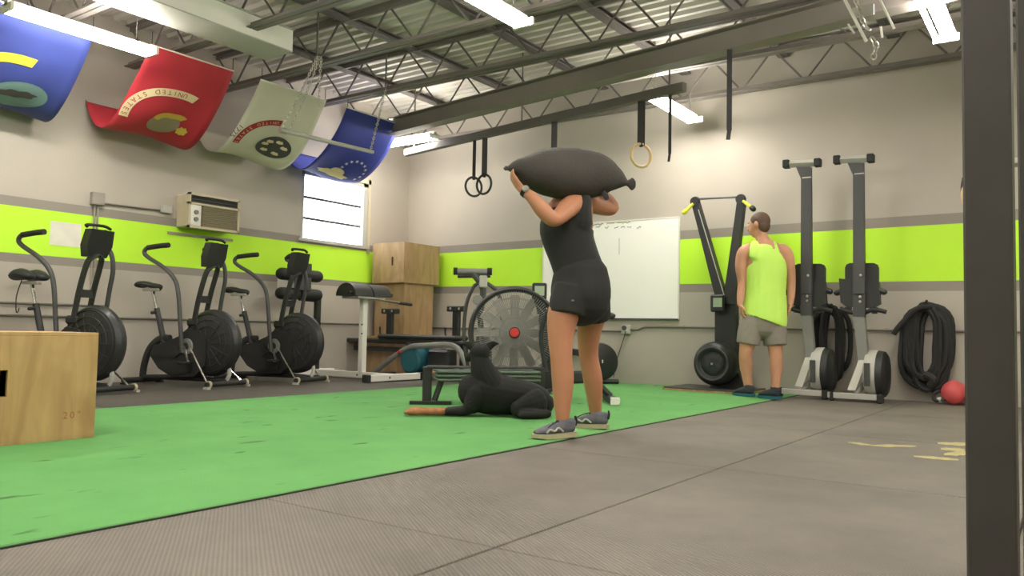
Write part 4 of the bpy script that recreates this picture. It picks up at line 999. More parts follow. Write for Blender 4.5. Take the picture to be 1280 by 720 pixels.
# ------------------------------------------------------------------ two rowing machines stored upright
RY = 8.36
q = gy(1075, 500, RY); ro = thing('upright_rower', 'rowing machine stored on end beside the coiled black rope', 'rowing machine', (q.x, RY, 0), 0, 'rowing machines stored on end'); B0 = Vector(ro.location)
def rp(px, py, dy=0): return gy(px, py, RY+dy)-B0
def rplate(pts, th, dy, b=0):
    mb = MB(); P = [rp(*p) for p in pts]
    a = [mb.v((p.x, dy-th/2, p.z)) for p in P]; c = [mb.v((p.x, dy+th/2, p.z)) for p in P]
    mb.f(a); mb.f(list(reversed(c))); mb.bridge(a, c); return mb
bar = MB().tube([rp(1047, 200), rp(1087, 198)], [(.038, .038)]*2, 4).build('rear_foot_bar', M['lightgrey'], ro, 0)
for a_, b_ in (((1043, 200.2), (1050, 199.8)), ((1085, 198.2), (1092, 197.8))): MB().box((rp(*a_)+rp(*b_))/2, (.065, .085, .085), b=.008).build('end_cap', M['rubber'], ro, smooth=0)
rplate([(1060, 204), (1080, 204), (1079, 222), (1068, 222)], .05, 0).build('neck_bracket', M['darkgrey'], ro, smooth=0)
rplate([(1067, 204), (1080, 204), (1082, 396), (1067, 396)], .06, 0).build('monorail', M['darkgrey'], ro, smooth=0)
MB().box(rp(1074, 217, -.035), (.09, .006, .012)).build('rail_sticker', M['lightgrey'], ro, smooth=0)
def rounded(x0, y0, x1, y1, r):
    return [(x0+r, y0), (x1-r, y0), (x1-r*.3, y0+r*.3), (x1, y0+r), (x1, y1-r), (x1-r*.3, y1-r*.3), (x1-r, y1), (x0+r, y1), (x0+r*.3, y1-r*.3), (x0, y1-r), (x0, y0+r), (x0+r*.3, y0+r*.3)]
rplate(rounded(1054, 328, 1096, 372, 6), .05, .10).build('footplate_back', M['blackplastic'], ro, 0)
rplate([(1048, 348), (1098, 352), (1100, 380), (1090, 385), (1058, 384), (1050, 378)], .06, .05).build('foot_stretcher', M['black'], ro, 0)
for px in (1059, 1092): rplate([(px-4, 384), (px+4, 384), (px+3, 392), (px-3, 392)], .05, .05).build('heel_rest', M['blackplastic'], ro, 0)
for px, py in ((1076, 344), (1075, 371), (1075, 377)): MB().lathe([(0, .008), (.012, .006), (.014, 0)], along(rp(px, py, -.036), (0, -1, 0)), 10).build('bolt', M['alu'], ro)
MB().box(rp(1074, 366, -.04), (.10, .02, .02)).build('strap_bar', M['darkgrey'], ro, smooth=0)
for a_, b_ in (((1097, 362), (1105, 365)), ((1046, 366), (1052, 364))): MB().capsule([rp(*a_, .05), rp(*b_, .05)], .03, 8, 1).build('footstrap_end', M['blackplastic'], ro)
MB().tube([rp(1050, 386, .02), rp(1066, 391, .02), rp(1080, 391, .02), rp(1092, 387, .02), rp(1108, 390, .02)], .021, 8, 4).build('handle', M['blackplastic'], ro)
rplate([(1066, 384), (1080, 384), (1086, 452), (1074, 453)], .07, .01).build('main_beam', M['grey'], ro, smooth=0)
rplate([(1075, 450), (1085, 450), (1071, 488), (1061, 487)], .05, -.04).build('front_leg', M['white'], ro, smooth=0)
fc = rp(1097, 467, .10); fc.z = .27
MB().lathe([(0, -.07), (.17, -.075), (.22, -.06), (.235, -.03), (.235, .03), (.22, .06), (.19, .07)], along(fc-Vector((.03, 0, 0)), (1, 0, 0)), 40).build('flywheel_cover', M['lightgrey'], ro, 35)
MB().lathe([(.225, .0), (.23, .03), (.22, .08), (.19, .10), (0, .105)], along(fc-Vector((.01, 0, 0)), (1, 0, 0)), 40).build('flywheel_cage', M['blackplastic'], ro, 35)
MB().box(fc+Vector((-.05, -.237, .0)), (.055, .012, .22), b=.004).build('vent_panel', M['darkgrey'], ro, smooth=0)
MB().box(rp(1089, 446, .05), (.06, .05, .05), Euler((0, R(30), 0)), b=.008).build('monitor_arm_stub', M['grey'], ro, smooth=0)
fbz = .055
MB().box((rp(1071, 491).x, -.10, fbz), (.50, .05, .055), b=.004).build('front_foot_bar', M['lightgrey'], ro, smooth=0)
for px, w_ in ((1043.5, .03), (1103, .05)):
    x_ = rp(px, 495).x; MB().box((x_, -.10, .045), (w_, .10, .09), b=.01).build('foot_caster', M['rubber'], ro, smooth=0)
MB().tube([(rp(1071, 491).x, -.10, fbz), (rp(1080, 470).x, .05, .18)], .025, 8).build('foot_stay', M['grey'], ro)
c = copy_tree(ro); q = gy(1010, 500, RY); c.location.x = q.x-.01; c.location.z = .0095; c['label'] = 'rowing machine stored on end beside the man in neon'

# ------------------------------------------------------------------ ropes on the back wall, kettlebell
def rope(label, cx, wid, ztop, zbot, loops, r, seed, tail=None, y0=.075, hook=True):
    rn = random.Random(seed); pts = []
    t = thing('battle_rope', label, 'rope', (cx, YB-.02, ztop)); B0 = Vector(t.location)
    for k in range(loops):
        w = wid*rn.uniform(.45, 1.0)*.5; zt = ztop-rn.uniform(0, .07); zb = zbot+rn.uniform(0, .14); yo = YB-y0-.032*(k % 3)-rn.uniform(0, .012); sx = rn.uniform(-.05, .05)
        for i in range(14):
            a = 2*math.pi*i/14+math.pi/2
            rz_ = math.sin(a); xx = cx+sx+w*math.cos(a)*(1+.15*math.sin(a*2+seed))
            pts.append(Vector((xx+rn.uniform(-.006, .006), yo, (zt+zb)/2+(zt-zb)/2*rz_)))
    if tail: pts += [Vector(p) for p in tail]
    MB(B0).tube(pts, r, 7, 2).build('rope_coil', M['rubber'], t)
    MB(B0).tube([(cx-.02, YB-y0-.10, zbot+.16), (cx+.05, YB-y0-.11, zbot+.12), (cx+.02, YB-y0-.08, zbot+.05)], r*1.4, 8, 3).build('rope_tie', M['strap'], t)
    MB(B0).tube([(cx, YB-.004, ztop-.03), (cx, YB-.17, ztop-.03), (cx, YB-.185, ztop+.02)], .012, 6).build('wall_hook', M['black'], t)
    return t
a = wall_b(1155, 378, .12); b = wall_b(1155, 488, .12)
tl = [wall_b(1150, 384, .2), wall_b(1135, 396, .2), wall_b(1122, 410, .2), wall_b(1117, 418, .2)]
rope('thick black battle rope coiled in loops on the back wall', wall_b(1160, 440, .12).x, .50, a.z, b.z, 13, .026, 5, tl)
a = wall_b(1035, 382, .1); b = wall_b(1035, 478, .1)
rope('black rope coil hanging on the wall behind the upright rowers', wall_b(1037, 430, .1).x, .40, a.z, b.z, 10, .026, 11)
q = gz(1199, 503); kb = thing('kettlebell', 'red kettlebell lying at the foot of the back wall', 'kettlebell', (q.x, min(q.y, YB-.2), 0)); 
MB().ell((0, 0, .115), (.115, .115, .115), n=24, m=14).build('bell', M['redball'], kb)
MB().tube([(-.06, -.05, .06), (-.13, -.075, .035), (-.17, -.06, .05), (-.165, -.0, .10), (-.10, .03, .13)], .017, 8, 4).build('handle', M['black'], kb)
MB().ell((-.12, -.06, .04), (.03, .03, .03), n=12, m=8).build('handle_tip', M['lightgrey'], kb)
tag(MB().ell((0, 0, .16), (.16, .16, .16), n=28, m=16).build('medicine_ball', M['grey'], loc=(q.x+.29, YB-.2, 0)), 'grey medicine ball beside the red kettlebell', 'ball')

# ------------------------------------------------------------------ gymnastic rings and straps
def strap_mesh(p0, p1, w, name, parent, B0, th=.004):
    p0, p1 = Vector(p0), Vector(p1); d = p1-p0
    wd = Vector((RT.x, RT.y, 0)).normalized(); n = d.cross(wd).normalized()
    mb = MB(B0); vs = []
    for p in (p0, p1):
        for s, k in ((-1, -1), (1, -1), (1, 1), (-1, 1)): vs.append(mb.v(p+wd*(s*w/2)+n*(k*th/2)))
    mb.f(vs[:4]); mb.f(list(reversed(vs[4:]))); mb.bridge(vs[:4], vs[4:])
    return mb.build(name, M['strap'], parent, smooth=0)
def hang(px_top, pz_px, depth=None, top=None):
    t0 = top or rig_pt(px_top); v = t0-CAM; D = v.dot(FW); return t0, gd(*pz_px, D)
def ring(label, px_top, ringpx, mt, w, yawdeg, nudge=0.0, group=None):
    t0 = rig_pt(px_top); D = (t0-CAM).dot(FW)+nudge; c = gd(*ringpx, D)
    t0 = Vector((c.x, c.y, t0.z)) if nudge else t0
    c = Vector((t0.x, t0.y, c.z)); t = thing('gymnastic_ring', label, 'ring', c, 0, group)
    nr = Matrix.Rotation(R(yawdeg), 3, 'Z') @ Vector((FW.x, FW.y, 0))
    MB(c).torus(c, nr, .115, .0145, 36, 10).build('ring', mt, t)
    strap_mesh(c+Vector((0, 0, .10)), t0+Vector((0, 0, .001)), w, 'strap', t, c)
    MB(c).box(c+Vector((0, 0, .115)), (.03, .03, .06), b=.004).build('strap_loop', M['strap'], t, smooth=0)
    return t
ring('black gymnastic ring on a narrow strap, lower of the pair', 593, (591, 234), M['black'], .04, 35)
ring('black gymnastic ring on a wide strap, higher of the pair', 606, (606, 231), M['black'], .065, -40)
ring('wooden gymnastic ring hanging beside the whiteboard', 802, (799, 195), M['woodring'], .075, 25)
def loose_strap(label, px, py1, w, top=None):
    t0 = top or rig_pt(px); D = (t0-CAM).dot(FW); e = gd(px, py1, D); t = thing('hanging_strap', label, 'strap', (t0.x, t0.y, e.z)); B0 = Vector(t.location)
    strap_mesh((t0.x, t0.y, e.z+.08), (t0.x, t0.y, t0.z+.001), w, 'webbing', t, B0)
    strap_mesh((t0.x-.01, t0.y, e.z), (t0.x, t0.y, e.z+.08), w*.8, 'strap_end', t, B0)
loose_strap('wide black strap hanging behind the sandbag', 693, 200, .065)
loose_strap('thin black strap hanging right of the wooden ring', 838, 203, .03)
v912 = gz(912, 62, 3.08); loose_strap('black strap hanging from the steel beam above the man', 912, 176, .045, v912)

# ------------------------------------------------------------------ rack post at the right
q = gd(1238.5, 420, 1.43)
ps = thing('rack_post', 'tall black steel rack post standing on the rubber mats', 'post', (q.x, q.y, 0))
MB().box((0, 0, 1.75), (.076, .076, 3.46), b=.004).build('upright', M['postgrey'], ps, smooth=0)
MB().box((0, 0, .005), (.14, .14, .01), b=.002).build('base_plate', M['black'], ps, smooth=0)
for sx in (-1, 1):
    for sy_ in (-1, 1): MB().cyl((sx*.055, sy_*.055, .01), (sx*.055, sy_*.055, .02), .008, n=6).build('anchor_bolt', M['alu'], ps)
q2 = gd(1302, 420, 1.75)
p2 = thing('rack_post', 'black steel rack post just behind the tall front post', 'post', (q2.x, q2.y, 0))
MB().box((0, 0, 1.75), (.076, .076, 3.46), b=.004).build('upright', M['postgrey'], p2, smooth=0)
MB().box((0, 0, .005), (.14, .14, .01), b=.002).build('base_plate', M['black'], p2, smooth=0)
MB().box((-.045, 0, 1.02), (.02, .05, .012)).build('label_plate', M['white'], p2, smooth=0)
# ring and strap hooked behind the post
c = gd(1233, 244, 4.0); t = thing('gymnastic_ring', 'wooden gymnastic ring hanging half hidden behind the rack post', 'ring', c)
MB(c).torus(c, Vector((FW.x, FW.y, 0)), .115, .0135, 36, 8).build('ring', M['woodring'], t)
MB(c).tube([gd(1206, 222, 4.0), gd(1204, 238, 4.0), gd(1208, 258, 4.0), gd(1214, 280, 4.0), gd(1219, 262, 4.0), gd(1220, 240, 4.0)], [(.012, .004)]*6, 6, 4).build('strap_loop', M['strap'], t)
MB(c).cyl(c+Vector((0, 0, .11)), (c.x, c.y, 3.80), .008, n=6).build('cord', M['strap'], t)

# ------------------------------------------------------------------ people and dog
RTh = Vector((RT.x, RT.y, 0)).normalized(); AW = Vector((FW.x, FW.y, 0)).normalized(); ZZ = Vector((0, 0, 1))
def head(mb, c, face, r=1.0, tilt=0.0):
    """head with jaw, nose, ears, lips and brow into a body mesh"""
    face = face.normalized(); side = ZZ.cross(face).normalized(); upv = face.cross(side)
    if tilt:
        q = Matrix.Rotation(tilt, 3, side); face = q @ face; upv = q @ upv
    Mr = Matrix((face, side, upv)).transposed()
    P = lambda x, y, z: c + Mr @ Vector((x*r, y*r, z*r))
    mb.ell(P(-.012, 0, .02), (.098*r, .077*r, .095*r), Mr, 20, 14)
    mb.capsule([P(.035, 0, -.01), P(.05, 0, -.05), P(.048, 0, -.085)], [(.062*r, .05*r), (.054*r, .045*r), (.032*r, .03*r)], 14, 3, side=side)
    mb.capsule([P(.088, 0, .015), P(.105, 0, -.012), P(.108, 0, -.026)], [.008*r, .012*r, .015*r], 8, 2)       # nose
    mb.capsule([P(.088, -.03, .035), P(.095, 0, .03), P(.088, .03, .035)], .010*r, 8, 2)                     # brow
    for z in (-.052, -.064): mb.capsule([P(.085, -.02, z), P(.094, 0, z), P(.085, .02, z)], .007*r, 8, 2)      # lips
    for s in (-1, 1): mb.capsule([P(-.01, s*.078, .022), P(-.016, s*.088, .004), P(-.008, s*.078, -.022)], [(.012*r, .008*r), (.018*r, .008*r), (.010*r, .007*r)], 8, 2, side=face)
    return P, Mr
def eyes(P, Mr, r, parent, B0):
    for s in (-1, 1): MB(B0).ell(P(.081, s*.032, .012), (.012*r, .014*r, .010*r), Mr, 10, 8).build('eye', M['white'], parent)
def hair_cap(name, P, Mr, r, parent, B0, back=.02):
    hb = MB(B0); hb.ell(P(-.022, 0, .034), (.098*r, .083*r, .093*r), Mr, 24, 16); hb.ell(P(-.05, 0, -.01), (.062*r, .074*r, .075*r), Mr, 20, 12)
    return hb.remesh(name, M['hair'], parent, .006, 3)
def shoe(parent, B0, heel, d, L, up_m, sole_m, lace=True, name='shoe'):
    """heel: point on the floor under the heel's back; d: horizontal toe direction"""
    d = Vector((d.x, d.y, 0)).normalized(); s = ZZ.cross(d); h = Vector(heel); k = L/.28
    P = lambda x, y, z: h + d*(x*k) + s*(y*k) + ZZ*(z*k)
    up = MB(B0)
    up.capsule([P(.035, 0, .062), P(.075, 0, .064), P(.12, 0, .058), P(.17, 0, .050), P(.215, 0, .042), P(.25, 0, .038)], [(.034*k, .040*k), (.039*k, .044*k), (.042*k, .036*k), (.046*k, .028*k), (.044*k, .021*k), (.028*k, .014*k)], 16, 4, side=s)
    up.capsule([P(.025, 0, .085), P(.055, 0, .088), P(.085, 0, .090)], [(.030*k, .026*k), (.034*k, .026*k), (.032*k, .024*k)], 14, 2, side=s)
    o = up.remesh(name, up_m, parent, .005, 4)
    out = [(.0, -.028), (.0, .028), (.03, .040), (.10, .038), (.16, .046), (.21, .050), (.255, .038), (.278, .012), (.278, -.012), (.255, -.038), (.21, -.048), (.16, -.042), (.10, -.034), (.03, -.038)]
    so = MB(B0); lo = [so.v(P(x, y, .002 if .03 < x < .24 else .008)) for x, y in out]; hi = [so.v(P(x, y, .034 if x < .1 else .028)) for x, y in out]
    so.f(lo); so.f(list(reversed(hi))); so.bridge(lo, hi); so.build('sole', sole_m, o, 30)
    if lace:
        MB(B0).tube([P(.10, sd*.045, .03) if False else P(.10, -.040, .04), P(.135, -.046, .062), P(.16, -.047, .045), P(.19, -.049, .055), P(.21, -.046, .036)], [(.006*k, .004*k)]*5, 6, 3).build('side_stripe', M['lightgrey'], o)
        MB(B0).tube([P(.10, .040, .04), P(.135, .046, .062), P(.16, .047, .045), P(.19, .049, .055), P(.21, .046, .036)], [(.006*k, .004*k)]*5, 6, 3).build('side_stripe', M['lightgrey'], o)
        MB(B0).capsule([P(-.002, 0, .07), P(-.006, 0, .10), P(-.002, 0, .118)], [(.014*k, .006*k), (.016*k, .006*k), (.010*k, .005*k)], 8, 2, side=s).build('heel_tab', M['shoedark'], o)
        for i in range(4):
            x = .115+.026*i; z = .094-.011*i
            MB(B0).capsule([P(x, -.026, z-.012), P(x+.005, 0, z+.003), P(x, .026, z-.012)], .0042*k, 6, 2).build('lace', M['sock'], o)
        MB(B0).tube([P(.11, 0, .098), P(.13, .03, .10), P(.17, .042, .085), P(.20, .045, .068)], .003*k, 5, 3).build('lace', M['sock'], o)
    return o
def hand(mb, wrist, pdir, back, spread, curl, r=.0085, flip=1, length=1.0):
    """palm and five fingers. pdir: wrist->knuckles; back: normal of the back of the hand; curl in radians per joint"""
    pdir = pdir.normalized(); back = (back-pdir*back.dot(pdir)).normalized(); s = pdir.cross(back)*flip
    kn = wrist+pdir*.085*length
    mb.capsule([wrist, wrist+pdir*.04*length, kn], [(.026, .018), (.036, .015), (.040, .014)], 12, 3, side=s)
    for i, (o, l) in enumerate(((-.030, .068), (-.010, .078), (.011, .072), (.030, .056))):
        p = kn+s*o; dd = (pdir+s*o*spread*6).normalized(); pts = [p-dd*.015]
        for j, f in enumerate((.45, .32, .23)):
            ax = dd.cross(back).normalized(); dd = Matrix.Rotation(-curl*(1 if j else .7), 3, ax) @ dd; p = p+dd*(l*f*length); pts.append(p)
        mb.capsule(pts, [r*1.05, r, r*.92, r*.8], 8, 3)
    b = wrist+pdir*.025*length-s*.028; dd = (pdir*.6-s*.75-back*.35).normalized()
    mb.capsule([b, b+dd*.035*length, b+dd*.055*length+pdir*.015, b+dd*.06*length+pdir*.035*length], [r*1.5, r*1.2, r*1.1, r*.9], 8, 3)

# ---- woman carrying the sandbag
WD = 4.84
def wj(px, py, dd=0.0): return gd(px, py, WD+dd)
gl = gz(718, 549); wm = thing('person', 'person in black tank top and shorts carrying a dark sandbag across the shoulders', 'person', (gz(715, 546).x, gz(715, 546).y, .009)); B0 = Vector(wm.location)
b = MB(B0)
b.capsule([wj(718, 364, -.05), wj(705, 390, -.09), wj(701, 418, -.12), wj(701.5, 446, -.15), wj(703.5, 474, -.165), wj(703, 503, -.185), wj(703, 522, -.20), wj(703, 536, -.205)], [.088, .097, .079, .066, .066, .053, .041, .034], 16, 4)
b.capsule([wj(741, 362, .06), wj(741, 390, .11), wj(736, 418, .16), wj(736, 446, .20), wj(741, 474, .22), wj(743.5, 503, .26), wj(744.5, 517, .275), wj(745, 527, .28)], [.10, .09, .073, .061, .062, .046, .037, .030], 16, 4)
wsec = [((726, 247, .03), (.06, .06)), ((721, 256, .01), (.115, .095)), ((714, 266, 0), (.150, .115)), ((709, 283, 0), (.155, .118)), ((711, 300, 0), (.145, .11)), ((717, 318, 0), (.140, .105)), ((723, 336, 0), (.145, .11)), ((727, 352, 0), (.16, .13)), ((728, 370, 0), (.165, .14))]
b.capsule([wj(*p) for p, r in wsec], [r for p, r in wsec], 20, 3, side=RTh)
b.capsule([wj(722, 250, .03), wj(712, 238, .09), wj(703, 231, .13)], [.055, .05, .05], 12, 3)
Pw, Mw = head(b, wj(697, 219, .17), (-RTh*.75+AW*.66), .96, R(14))
# left arm with bent elbow, hand at the bag's end
b.capsule([wj(719, 254, -.07), wj(710, 260, -.15), wj(701, 269, -.24), wj(690.5, 274, -.31), wj(678, 262, -.31), wj(666, 248, -.29), wj(657.5, 240.5, -.27), wj(653, 237, -.26)], [.066, .060, .050, .044, .046, .036, .029, .027], 14, 4)
wr = wj(653, 237, -.26); hand(b, wr, wj(641, 223, -.22)-wr, (-RTh*.55-ZZ*.6-AW*.4), .05, .28, .0095, 1, .95)
# right arm
b.capsule([wj(735, 252, .06), wj(746, 257, .12), wj(757, 260, .17), wj(765.5, 259.5, .20), wj(759, 250, .18), wj(750, 242, .13), wj(745, 237, .10)], [.060, .054, .050, .044, .043, .034, .028], 14, 4)
wr = wj(745, 237, .10); hand(b, wr, (-RTh*.6+ZZ*.75), AW*.7+RTh*.5, .05, .35, .009, -1, .95)
body = b.remesh('body', M['skin_w'], wm, .0062, 5)
eyes(Pw, Mw, .96, wm, B0); hair_cap('hair', Pw, Mw, 1.0, wm, B0)
# tank top
tk = MB(B0)
tsec = [((722, 262, .0), (.085, .095)), ((714, 272, 0), (.155, .125)), ((708.5, 285, 0), (.166, .128)), ((710.5, 300, 0), (.156, .12)), ((716.5, 318, 0), (.150, .114)), ((722.5, 336, 0), (.153, .118)), ((726.5, 352, 0), (.172, .14)), ((727, 360, 0), (.176, .145))]
tk.capsule([wj(*p) for p, r in tsec], [r for p, r in tsec], 24, 3, side=RTh)
tk.capsule([wj(722, 276, -.05), wj(725.5, 262, -.05), wj(728, 252, -.04), wj(729, 246, -.02)], [(.095, .085), (.072, .085), (.058, .075), (.045, .05)], 14, 3, side=RTh)
tk.capsule([wj(714, 270, .09), wj(716, 256, .10), wj(724, 246, .05)], [.035, .03, .03], 10, 3)
tk.capsule([wj(699, 278, .05), wj(702, 264, .075), wj(711, 252, .05), wj(722, 247, .0)], [.03, .022, .020, .024], 10, 3)
tk.remesh('tank_top', M['tank'], wm, .008, 5)
# shorts
st = MB(B0)
st.capsule([wj(726, 347, 0), wj(726, 360, 0), wj(726, 372, 0)], [(.172, .152), (.182, .172), (.182, .175)], 24, 3, side=RTh)
def flare(mb, pts, rad):
    mb.tube(pts, rad, 24, 3, side=RTh)
flare(st, [wj(716, 362, -.06), wj(711, 378, -.080), wj(708.5, 394, -.095)], [(.115, .115), (.116, .122), (.108, .125)])
flare(st, [wj(741, 356, .06), wj(743, 378, .085), wj(744.5, 396.5, .115)], [(.104, .125), (.098, .128), (.094, .125)])
st.remesh('shorts', M['shortsblk'], wm, .008, 4)
MB(B0).box(wj(716, 375.5, -.205), (.016, .004, .010), Matrix((RTh, AW, ZZ)).transposed()).build('shorts_logo', M['grey'], wm, smooth=0)
# watch
wa = wj(657, 240, -.268); dv = (wj(653, 237, -.26)-wj(666, 248, -.29)).normalized()
MB(B0).tube([wa-dv*.012, wa+dv*.012], .034, 18).build('watch_strap', M['sock'], wm)
MB(B0).lathe([(0, .012), (.018, .012), (.020, 0)], along(wa-AW*.030+ZZ*.012, (-AW+ZZ*.5-RTh*.2)), 16).build('watch_face', M['alu'], wm)
# shoes and socks
for pts in ([wj(703, 527, -.20), wj(703, 537, -.205)], [wj(744.5, 517, .275), wj(745, 524, .28)]): MB(B0).tube(pts, [.043, .036], 14).build('sock', M['sock'], wm)
h1 = gz(718.5, 546.5, .009); t1 = gz(657, 549.5, .009); shoe(wm, B0, h1, t1-h1, .285, M['shoegrey'], M['sole'])
h2 = gz(760, 537, .009); t2 = gz(714, 533.5, .009); shoe(wm, B0, h2, t2-h2, .275, M['shoegrey'], M['sole'])

# ---- sandbag
def bd(px): return -.07-.0018*(706-px)
def wb_(px, py, e=0.0): return wj(px, py, bd(px)+e)
c0 = wj(706, 217, -.07); sbag = thing('sandbag', 'stuffed charcoal sandbag lying across the shoulders of the person in black', 'sandbag', c0); B0 = Vector(c0)
bsec = [((634, 210.5), .012), ((641, 210), .035), ((648, 210), .056), ((656, 212), .085), ((665, 214), .112), ((680, 215), .142), ((703, 216.5), .158), ((722, 217), .158), ((740, 218), .145), ((755, 220.5), .118), ((766, 223), .085), ((775, 226), .050), ((782, 228.5), .018)]
sb = MB(B0); sb.capsule([wb_(*p) for p, r in bsec], [(r*.97, min(r*.92, .135)) for p, r in bsec], 28, 3, side=ZZ)
o = sb.build('bag', M['bag'], sbag, 0); o.data.shade_smooth()
for v in o.data.vertices:
    n = noise.noise(v.co*7)*.008 + noise.noise(Vector((v.co.x*30, v.co.y*30, v.co.z*4)))*.002; v.co += v.normal*n
tl = MB(B0); tl.tube([wb_(781, 228.5), wb_(785, 229), wb_(790, 230), wb_(794, 230.5)], [(.014, .014), (.020, .016), (.040, .012), (.022, .008)], 10, 3, side=ZZ); tl.build('tied_end', M['bag'], sbag)
MB(B0).tube([wb_(636, 211), wb_(633, 210), wb_(631, 212)], [.012, .014, .010], 8, 2).build('tied_end', M['bag'], sbag)
MB(B0).tube([wb_(753, 240, -.07), wb_(757, 245, -.07), wb_(759, 250, -.07)], [(.016, .008), (.022, .006), (.012, .005)], 8, 2).build('strap_tab', M['strap'], sbag)

# ---- man in neon tank
MD = 8.02
def mj(px, py, dd=0.0): return gd(px, py, MD+dd)
g0 = gz(952, 499); mn = thing('person', 'person in neon yellow tank top and grey shorts walking by the rowers', 'person', (g0.x, g0.y, .009)); B0 = Vector(mn.location)
b = MB(B0)
b.capsule([mj(942, 395, 0), mj(937, 420, -.01), mj(932, 442, 0), mj(932.5, 456, .03), mj(934, 472, .03), mj(936, 488, .03)], [.10, .09, .066, .066, .05, .042], 14, 4)
b.capsule([mj(966, 395, 0), mj(968, 420, -.02), mj(969.5, 442, -.05), mj(970, 456, -.05), mj(970, 472, -.06), mj(969, 489, -.07)], [.10, .09, .066, .068, .05, .042], 14, 4)
msec = [((954, 301, .02), (.07, .065)), ((955, 307, .02), (.15, .10)), ((956, 317, 0), (.200, .13)), ((957, 335, 0), (.195, .135)), ((957, 355, 0), (.175, .125)), ((957, 375, 0), (.17, .125)), ((955, 392, 0), (.18, .14))]
b.capsule([mj(*p) for p, r in msec], [r for p, r in msec], 20, 3, side=RTh)
b.capsule([mj(954, 306, .01), mj(952, 296, .02), mj(950, 289, .02)], [.075, .062, .060], 12, 3)
Pm, Mm = head(b, mj(948, 281.5, .03), (-RTh*.72+AW*.62), 1.04, R(6))
b.capsule([mj(935, 313, 0), mj(929, 318, 0), mj(926, 334, 0), mj(927.5, 352, .02), mj(926, 368, .0), mj(925, 380, -.02)], [.07, .068, .056, .045, .040, .030], 14, 4)
wr = mj(925, 380, -.02); hand(b, wr, (-ZZ-AW*.1+RTh*.12), -RTh, .05, .35, .0105, 1, 1.0)
b.capsule([mj(977, 313, 0), mj(983, 318, 0), mj(987, 334, 0), mj(989, 352, .02), mj(989, 368, .0), mj(988, 380, -.02)], [.07, .066, .054, .044, .039, .030], 14, 4)
wr = mj(988, 380, -.02); hand(b, wr, (-ZZ+AW*.1-RTh*.2), RTh, .05, .35, .0105, -1, 1.0)
b.remesh('body', M['skin_m'], mn, .0075, 4)
eyes(Pm, Mm, 1.04, mn, B0); hair_cap('hair', Pm, Mm, 1.04, mn, B0)
tk = MB(B0)
tsec = [((956, 310, 0), (.10, .11)), ((956, 315, 0), (.150, .140)), ((957, 324, 0), (.185, .152)), ((957.5, 338, 0), (.205, .155)), ((957.5, 352, 0), (.200, .152)), ((957, 366, 0), (.200, .152)), ((956.5, 382, 0), (.212, .166)), ((955.5, 398, 0), (.225, .180)), ((955, 401, 0), (.224, .180))]
tk.tube([mj(*p) for p, r in tsec], [r for p, r in tsec], 24, 3, side=RTh)
for sx in (-1, 1): tk.capsule([mj(956+sx*13, 320, -.10), mj(955+sx*12.5, 309, -.075), mj(955+sx*11, 303, .01), mj(955+sx*12.5, 309, .09), mj(956+sx*13, 320, .10)], [(.055, .03), (.045, .025), (.038, .022), (.04, .022), (.05, .03)], 12, 3, side=RTh)
tk.capsule([mj(956, 322, -.07), mj(956, 312, -.065)], [(.15, .075), (.12, .060)], 16, 1, side=RTh)
tk.remesh('tank_top', M['neon'], mn, .009, 5)
st = MB(B0)
st.capsule([mj(954, 388, 0), mj(954, 398, 0), mj(953.5, 406, 0)], [(.185, .15), (.20, .155), (.20, .155)], 24, 3, side=RTh)
st.tube([mj(943, 395, 0), mj(938, 412, 0), mj(935, 430, .0)], [(.115, .13), (.12, .13), (.115, .125)], 20, 3, side=RTh)
st.tube([mj(965, 395, 0), mj(967.5, 412, -.01), mj(969, 432, -.03)], [(.115, .13), (.12, .13), (.112, .125)], 20, 3, side=RTh)
st.remesh('shorts', M['shortsgrey'], mn, .009, 4)
for hx, tx in (((940, 496.5), (924, 497)), ((973, 500), (958, 501))):
    h_ = gz(*hx, .009); 
    d_ = (-RTh*.42+AW*.85); shoe(mn, B0, h_-d_.normalized()*.02, d_, .29, M['shoedark'], M['teal'], False)
for pts in ([mj(935.5, 482, .03), mj(936, 489, .03)], [mj(969.2, 484, -.068), mj(969, 491, -.07)]): MB(B0).tube(pts, .048, 12).build('sock', M['sock'], mn)

# ---- dog
DD = (gz(640, 521, .009)-CAM).dot(FW)
def dj(px, py, dd=0.0): return gd(px, py, DD+dd)
def floorz(p, r): p = p.copy(); p.z = .014+r; return p
g0 = gz(620, 521); dg_ = thing('dog', 'black and tan dog lying on the turf with front legs stretched out', 'dog', (g0.x, g0.y, .009)); B0 = Vector(dg_.location)
b = MB(B0)
spine = [((681, 503, .10), .078), ((671, 500, .10), .108), ((656, 498.5, .09), .124), ((636, 496.5, .07), .138), ((616, 493, .06), .152), ((600, 489, .05), .150), ((591, 488, .04), .125)]
b.capsule([floorz(dj(*p), r) if i < 5 else dj(*p) for i, (p, r) in enumerate(spine)], [(r, r*.86) for p, r in spine], 20, 4, side=ZZ)
b.capsule([dj(622, 494, .06), dj(612, 481, .055), dj(605, 467, .045), dj(601, 455, .04), dj(599, 447, .045)], [.120, .118, .098, .076, .064], 18, 4)
hc = dj(600, 441, .05); hdv = (AW*.85-RTh*.45).normalized()
b.ell(hc, (.075, .072, .068), None, 16, 10)
b.capsule([hc+hdv*.03, hc+hdv*.10-ZZ*.02, hc+hdv*.19-ZZ*.045], [.058, .042, .030], 12, 3)
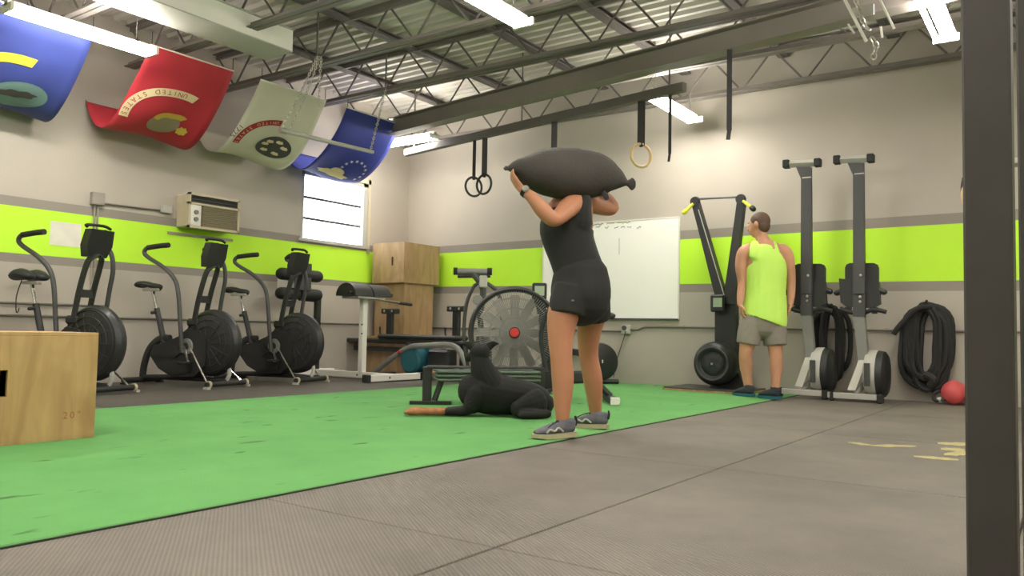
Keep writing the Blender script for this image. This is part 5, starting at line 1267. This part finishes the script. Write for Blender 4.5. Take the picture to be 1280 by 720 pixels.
for sx, tip in ((-1, (577, 430)), (1, (623, 429.5))):
    rt_ = hc+RTh*(sx*.05)+ZZ*.035; tp = dj(*tip, .05); md_ = rt_.lerp(tp, .5)+ZZ*.012
    b.capsule([rt_, md_, tp], [(.032, .012), (.026, .009), (.007, .005)], 10, 3, side=ZZ)
# front legs along the floor
for dd_, off in ((-.045, 0), (.06, 5)):
    pts = [dj(595+off, 492, dd_+.03), dj(589+off, 506, dd_), dj(580+off, 513, dd_), dj(560+off, 516.5, dd_-.01), dj(540+off, 518, dd_-.02), dj(524+off, 520, dd_-.03), dj(512+off, 521, dd_-.04)]
    rr = [.078, .062, .046, .035, .030, .031, .033]
    pts = [p if i < 2 else floorz(p, rr[i]*.8) for i, p in enumerate(pts)]
    b.capsule(pts, [(r*.8, r) if i > 1 else r for i, r in enumerate(rr)], 12, 4, side=ZZ)
    pw = pts[-1]; fd = (pts[-1]-pts[-2]).normalized(); fd.z = 0; sd_ = ZZ.cross(fd)
    for k in (-1.5, -.5, .5, 1.5): b.capsule([pw+sd_*(k*.016)-fd*.01, pw+sd_*(k*.018)+fd*(.035-.006*abs(k))-ZZ*.006], [.015, .0125], 8, 1)
# hind leg folded at the near side
b.capsule([floorz(dj(672, 500, -.02), .10), floorz(dj(662, 507, -.06), .085), floorz(dj(646, 512, -.09), .06)], [(.105, .07), (.09, .06), (.055, .045)], 14, 3, side=ZZ)
b.capsule([floorz(dj(650, 514, -.10), .04), floorz(dj(668, 518, -.12), .032), floorz(dj(684, 519, -.10), .032)], [.042, .032, .03], 10, 3)
b.capsule([floorz(dj(684, 519, -.10), .03), floorz(dj(668, 520, -.14), .025), floorz(dj(652, 521, -.15), .024)], [.03, .026, .026], 10, 3)
b.capsule([dj(682, 494, .12), dj(686, 489, .13), dj(690, 487, .13)], [.022, .018, .012], 10, 2)
body = b.remesh('body', M['fur'], dg_, .0055, 3)
body.data.materials.append(M['tan'])
cut = dj(557, 517, 0)-B0; cd_ = RTh
for p in body.data.polygons:
    if (p.center-cut).dot(cd_) < 0.012*noise.noise(p.center*40): p.material_index = 1
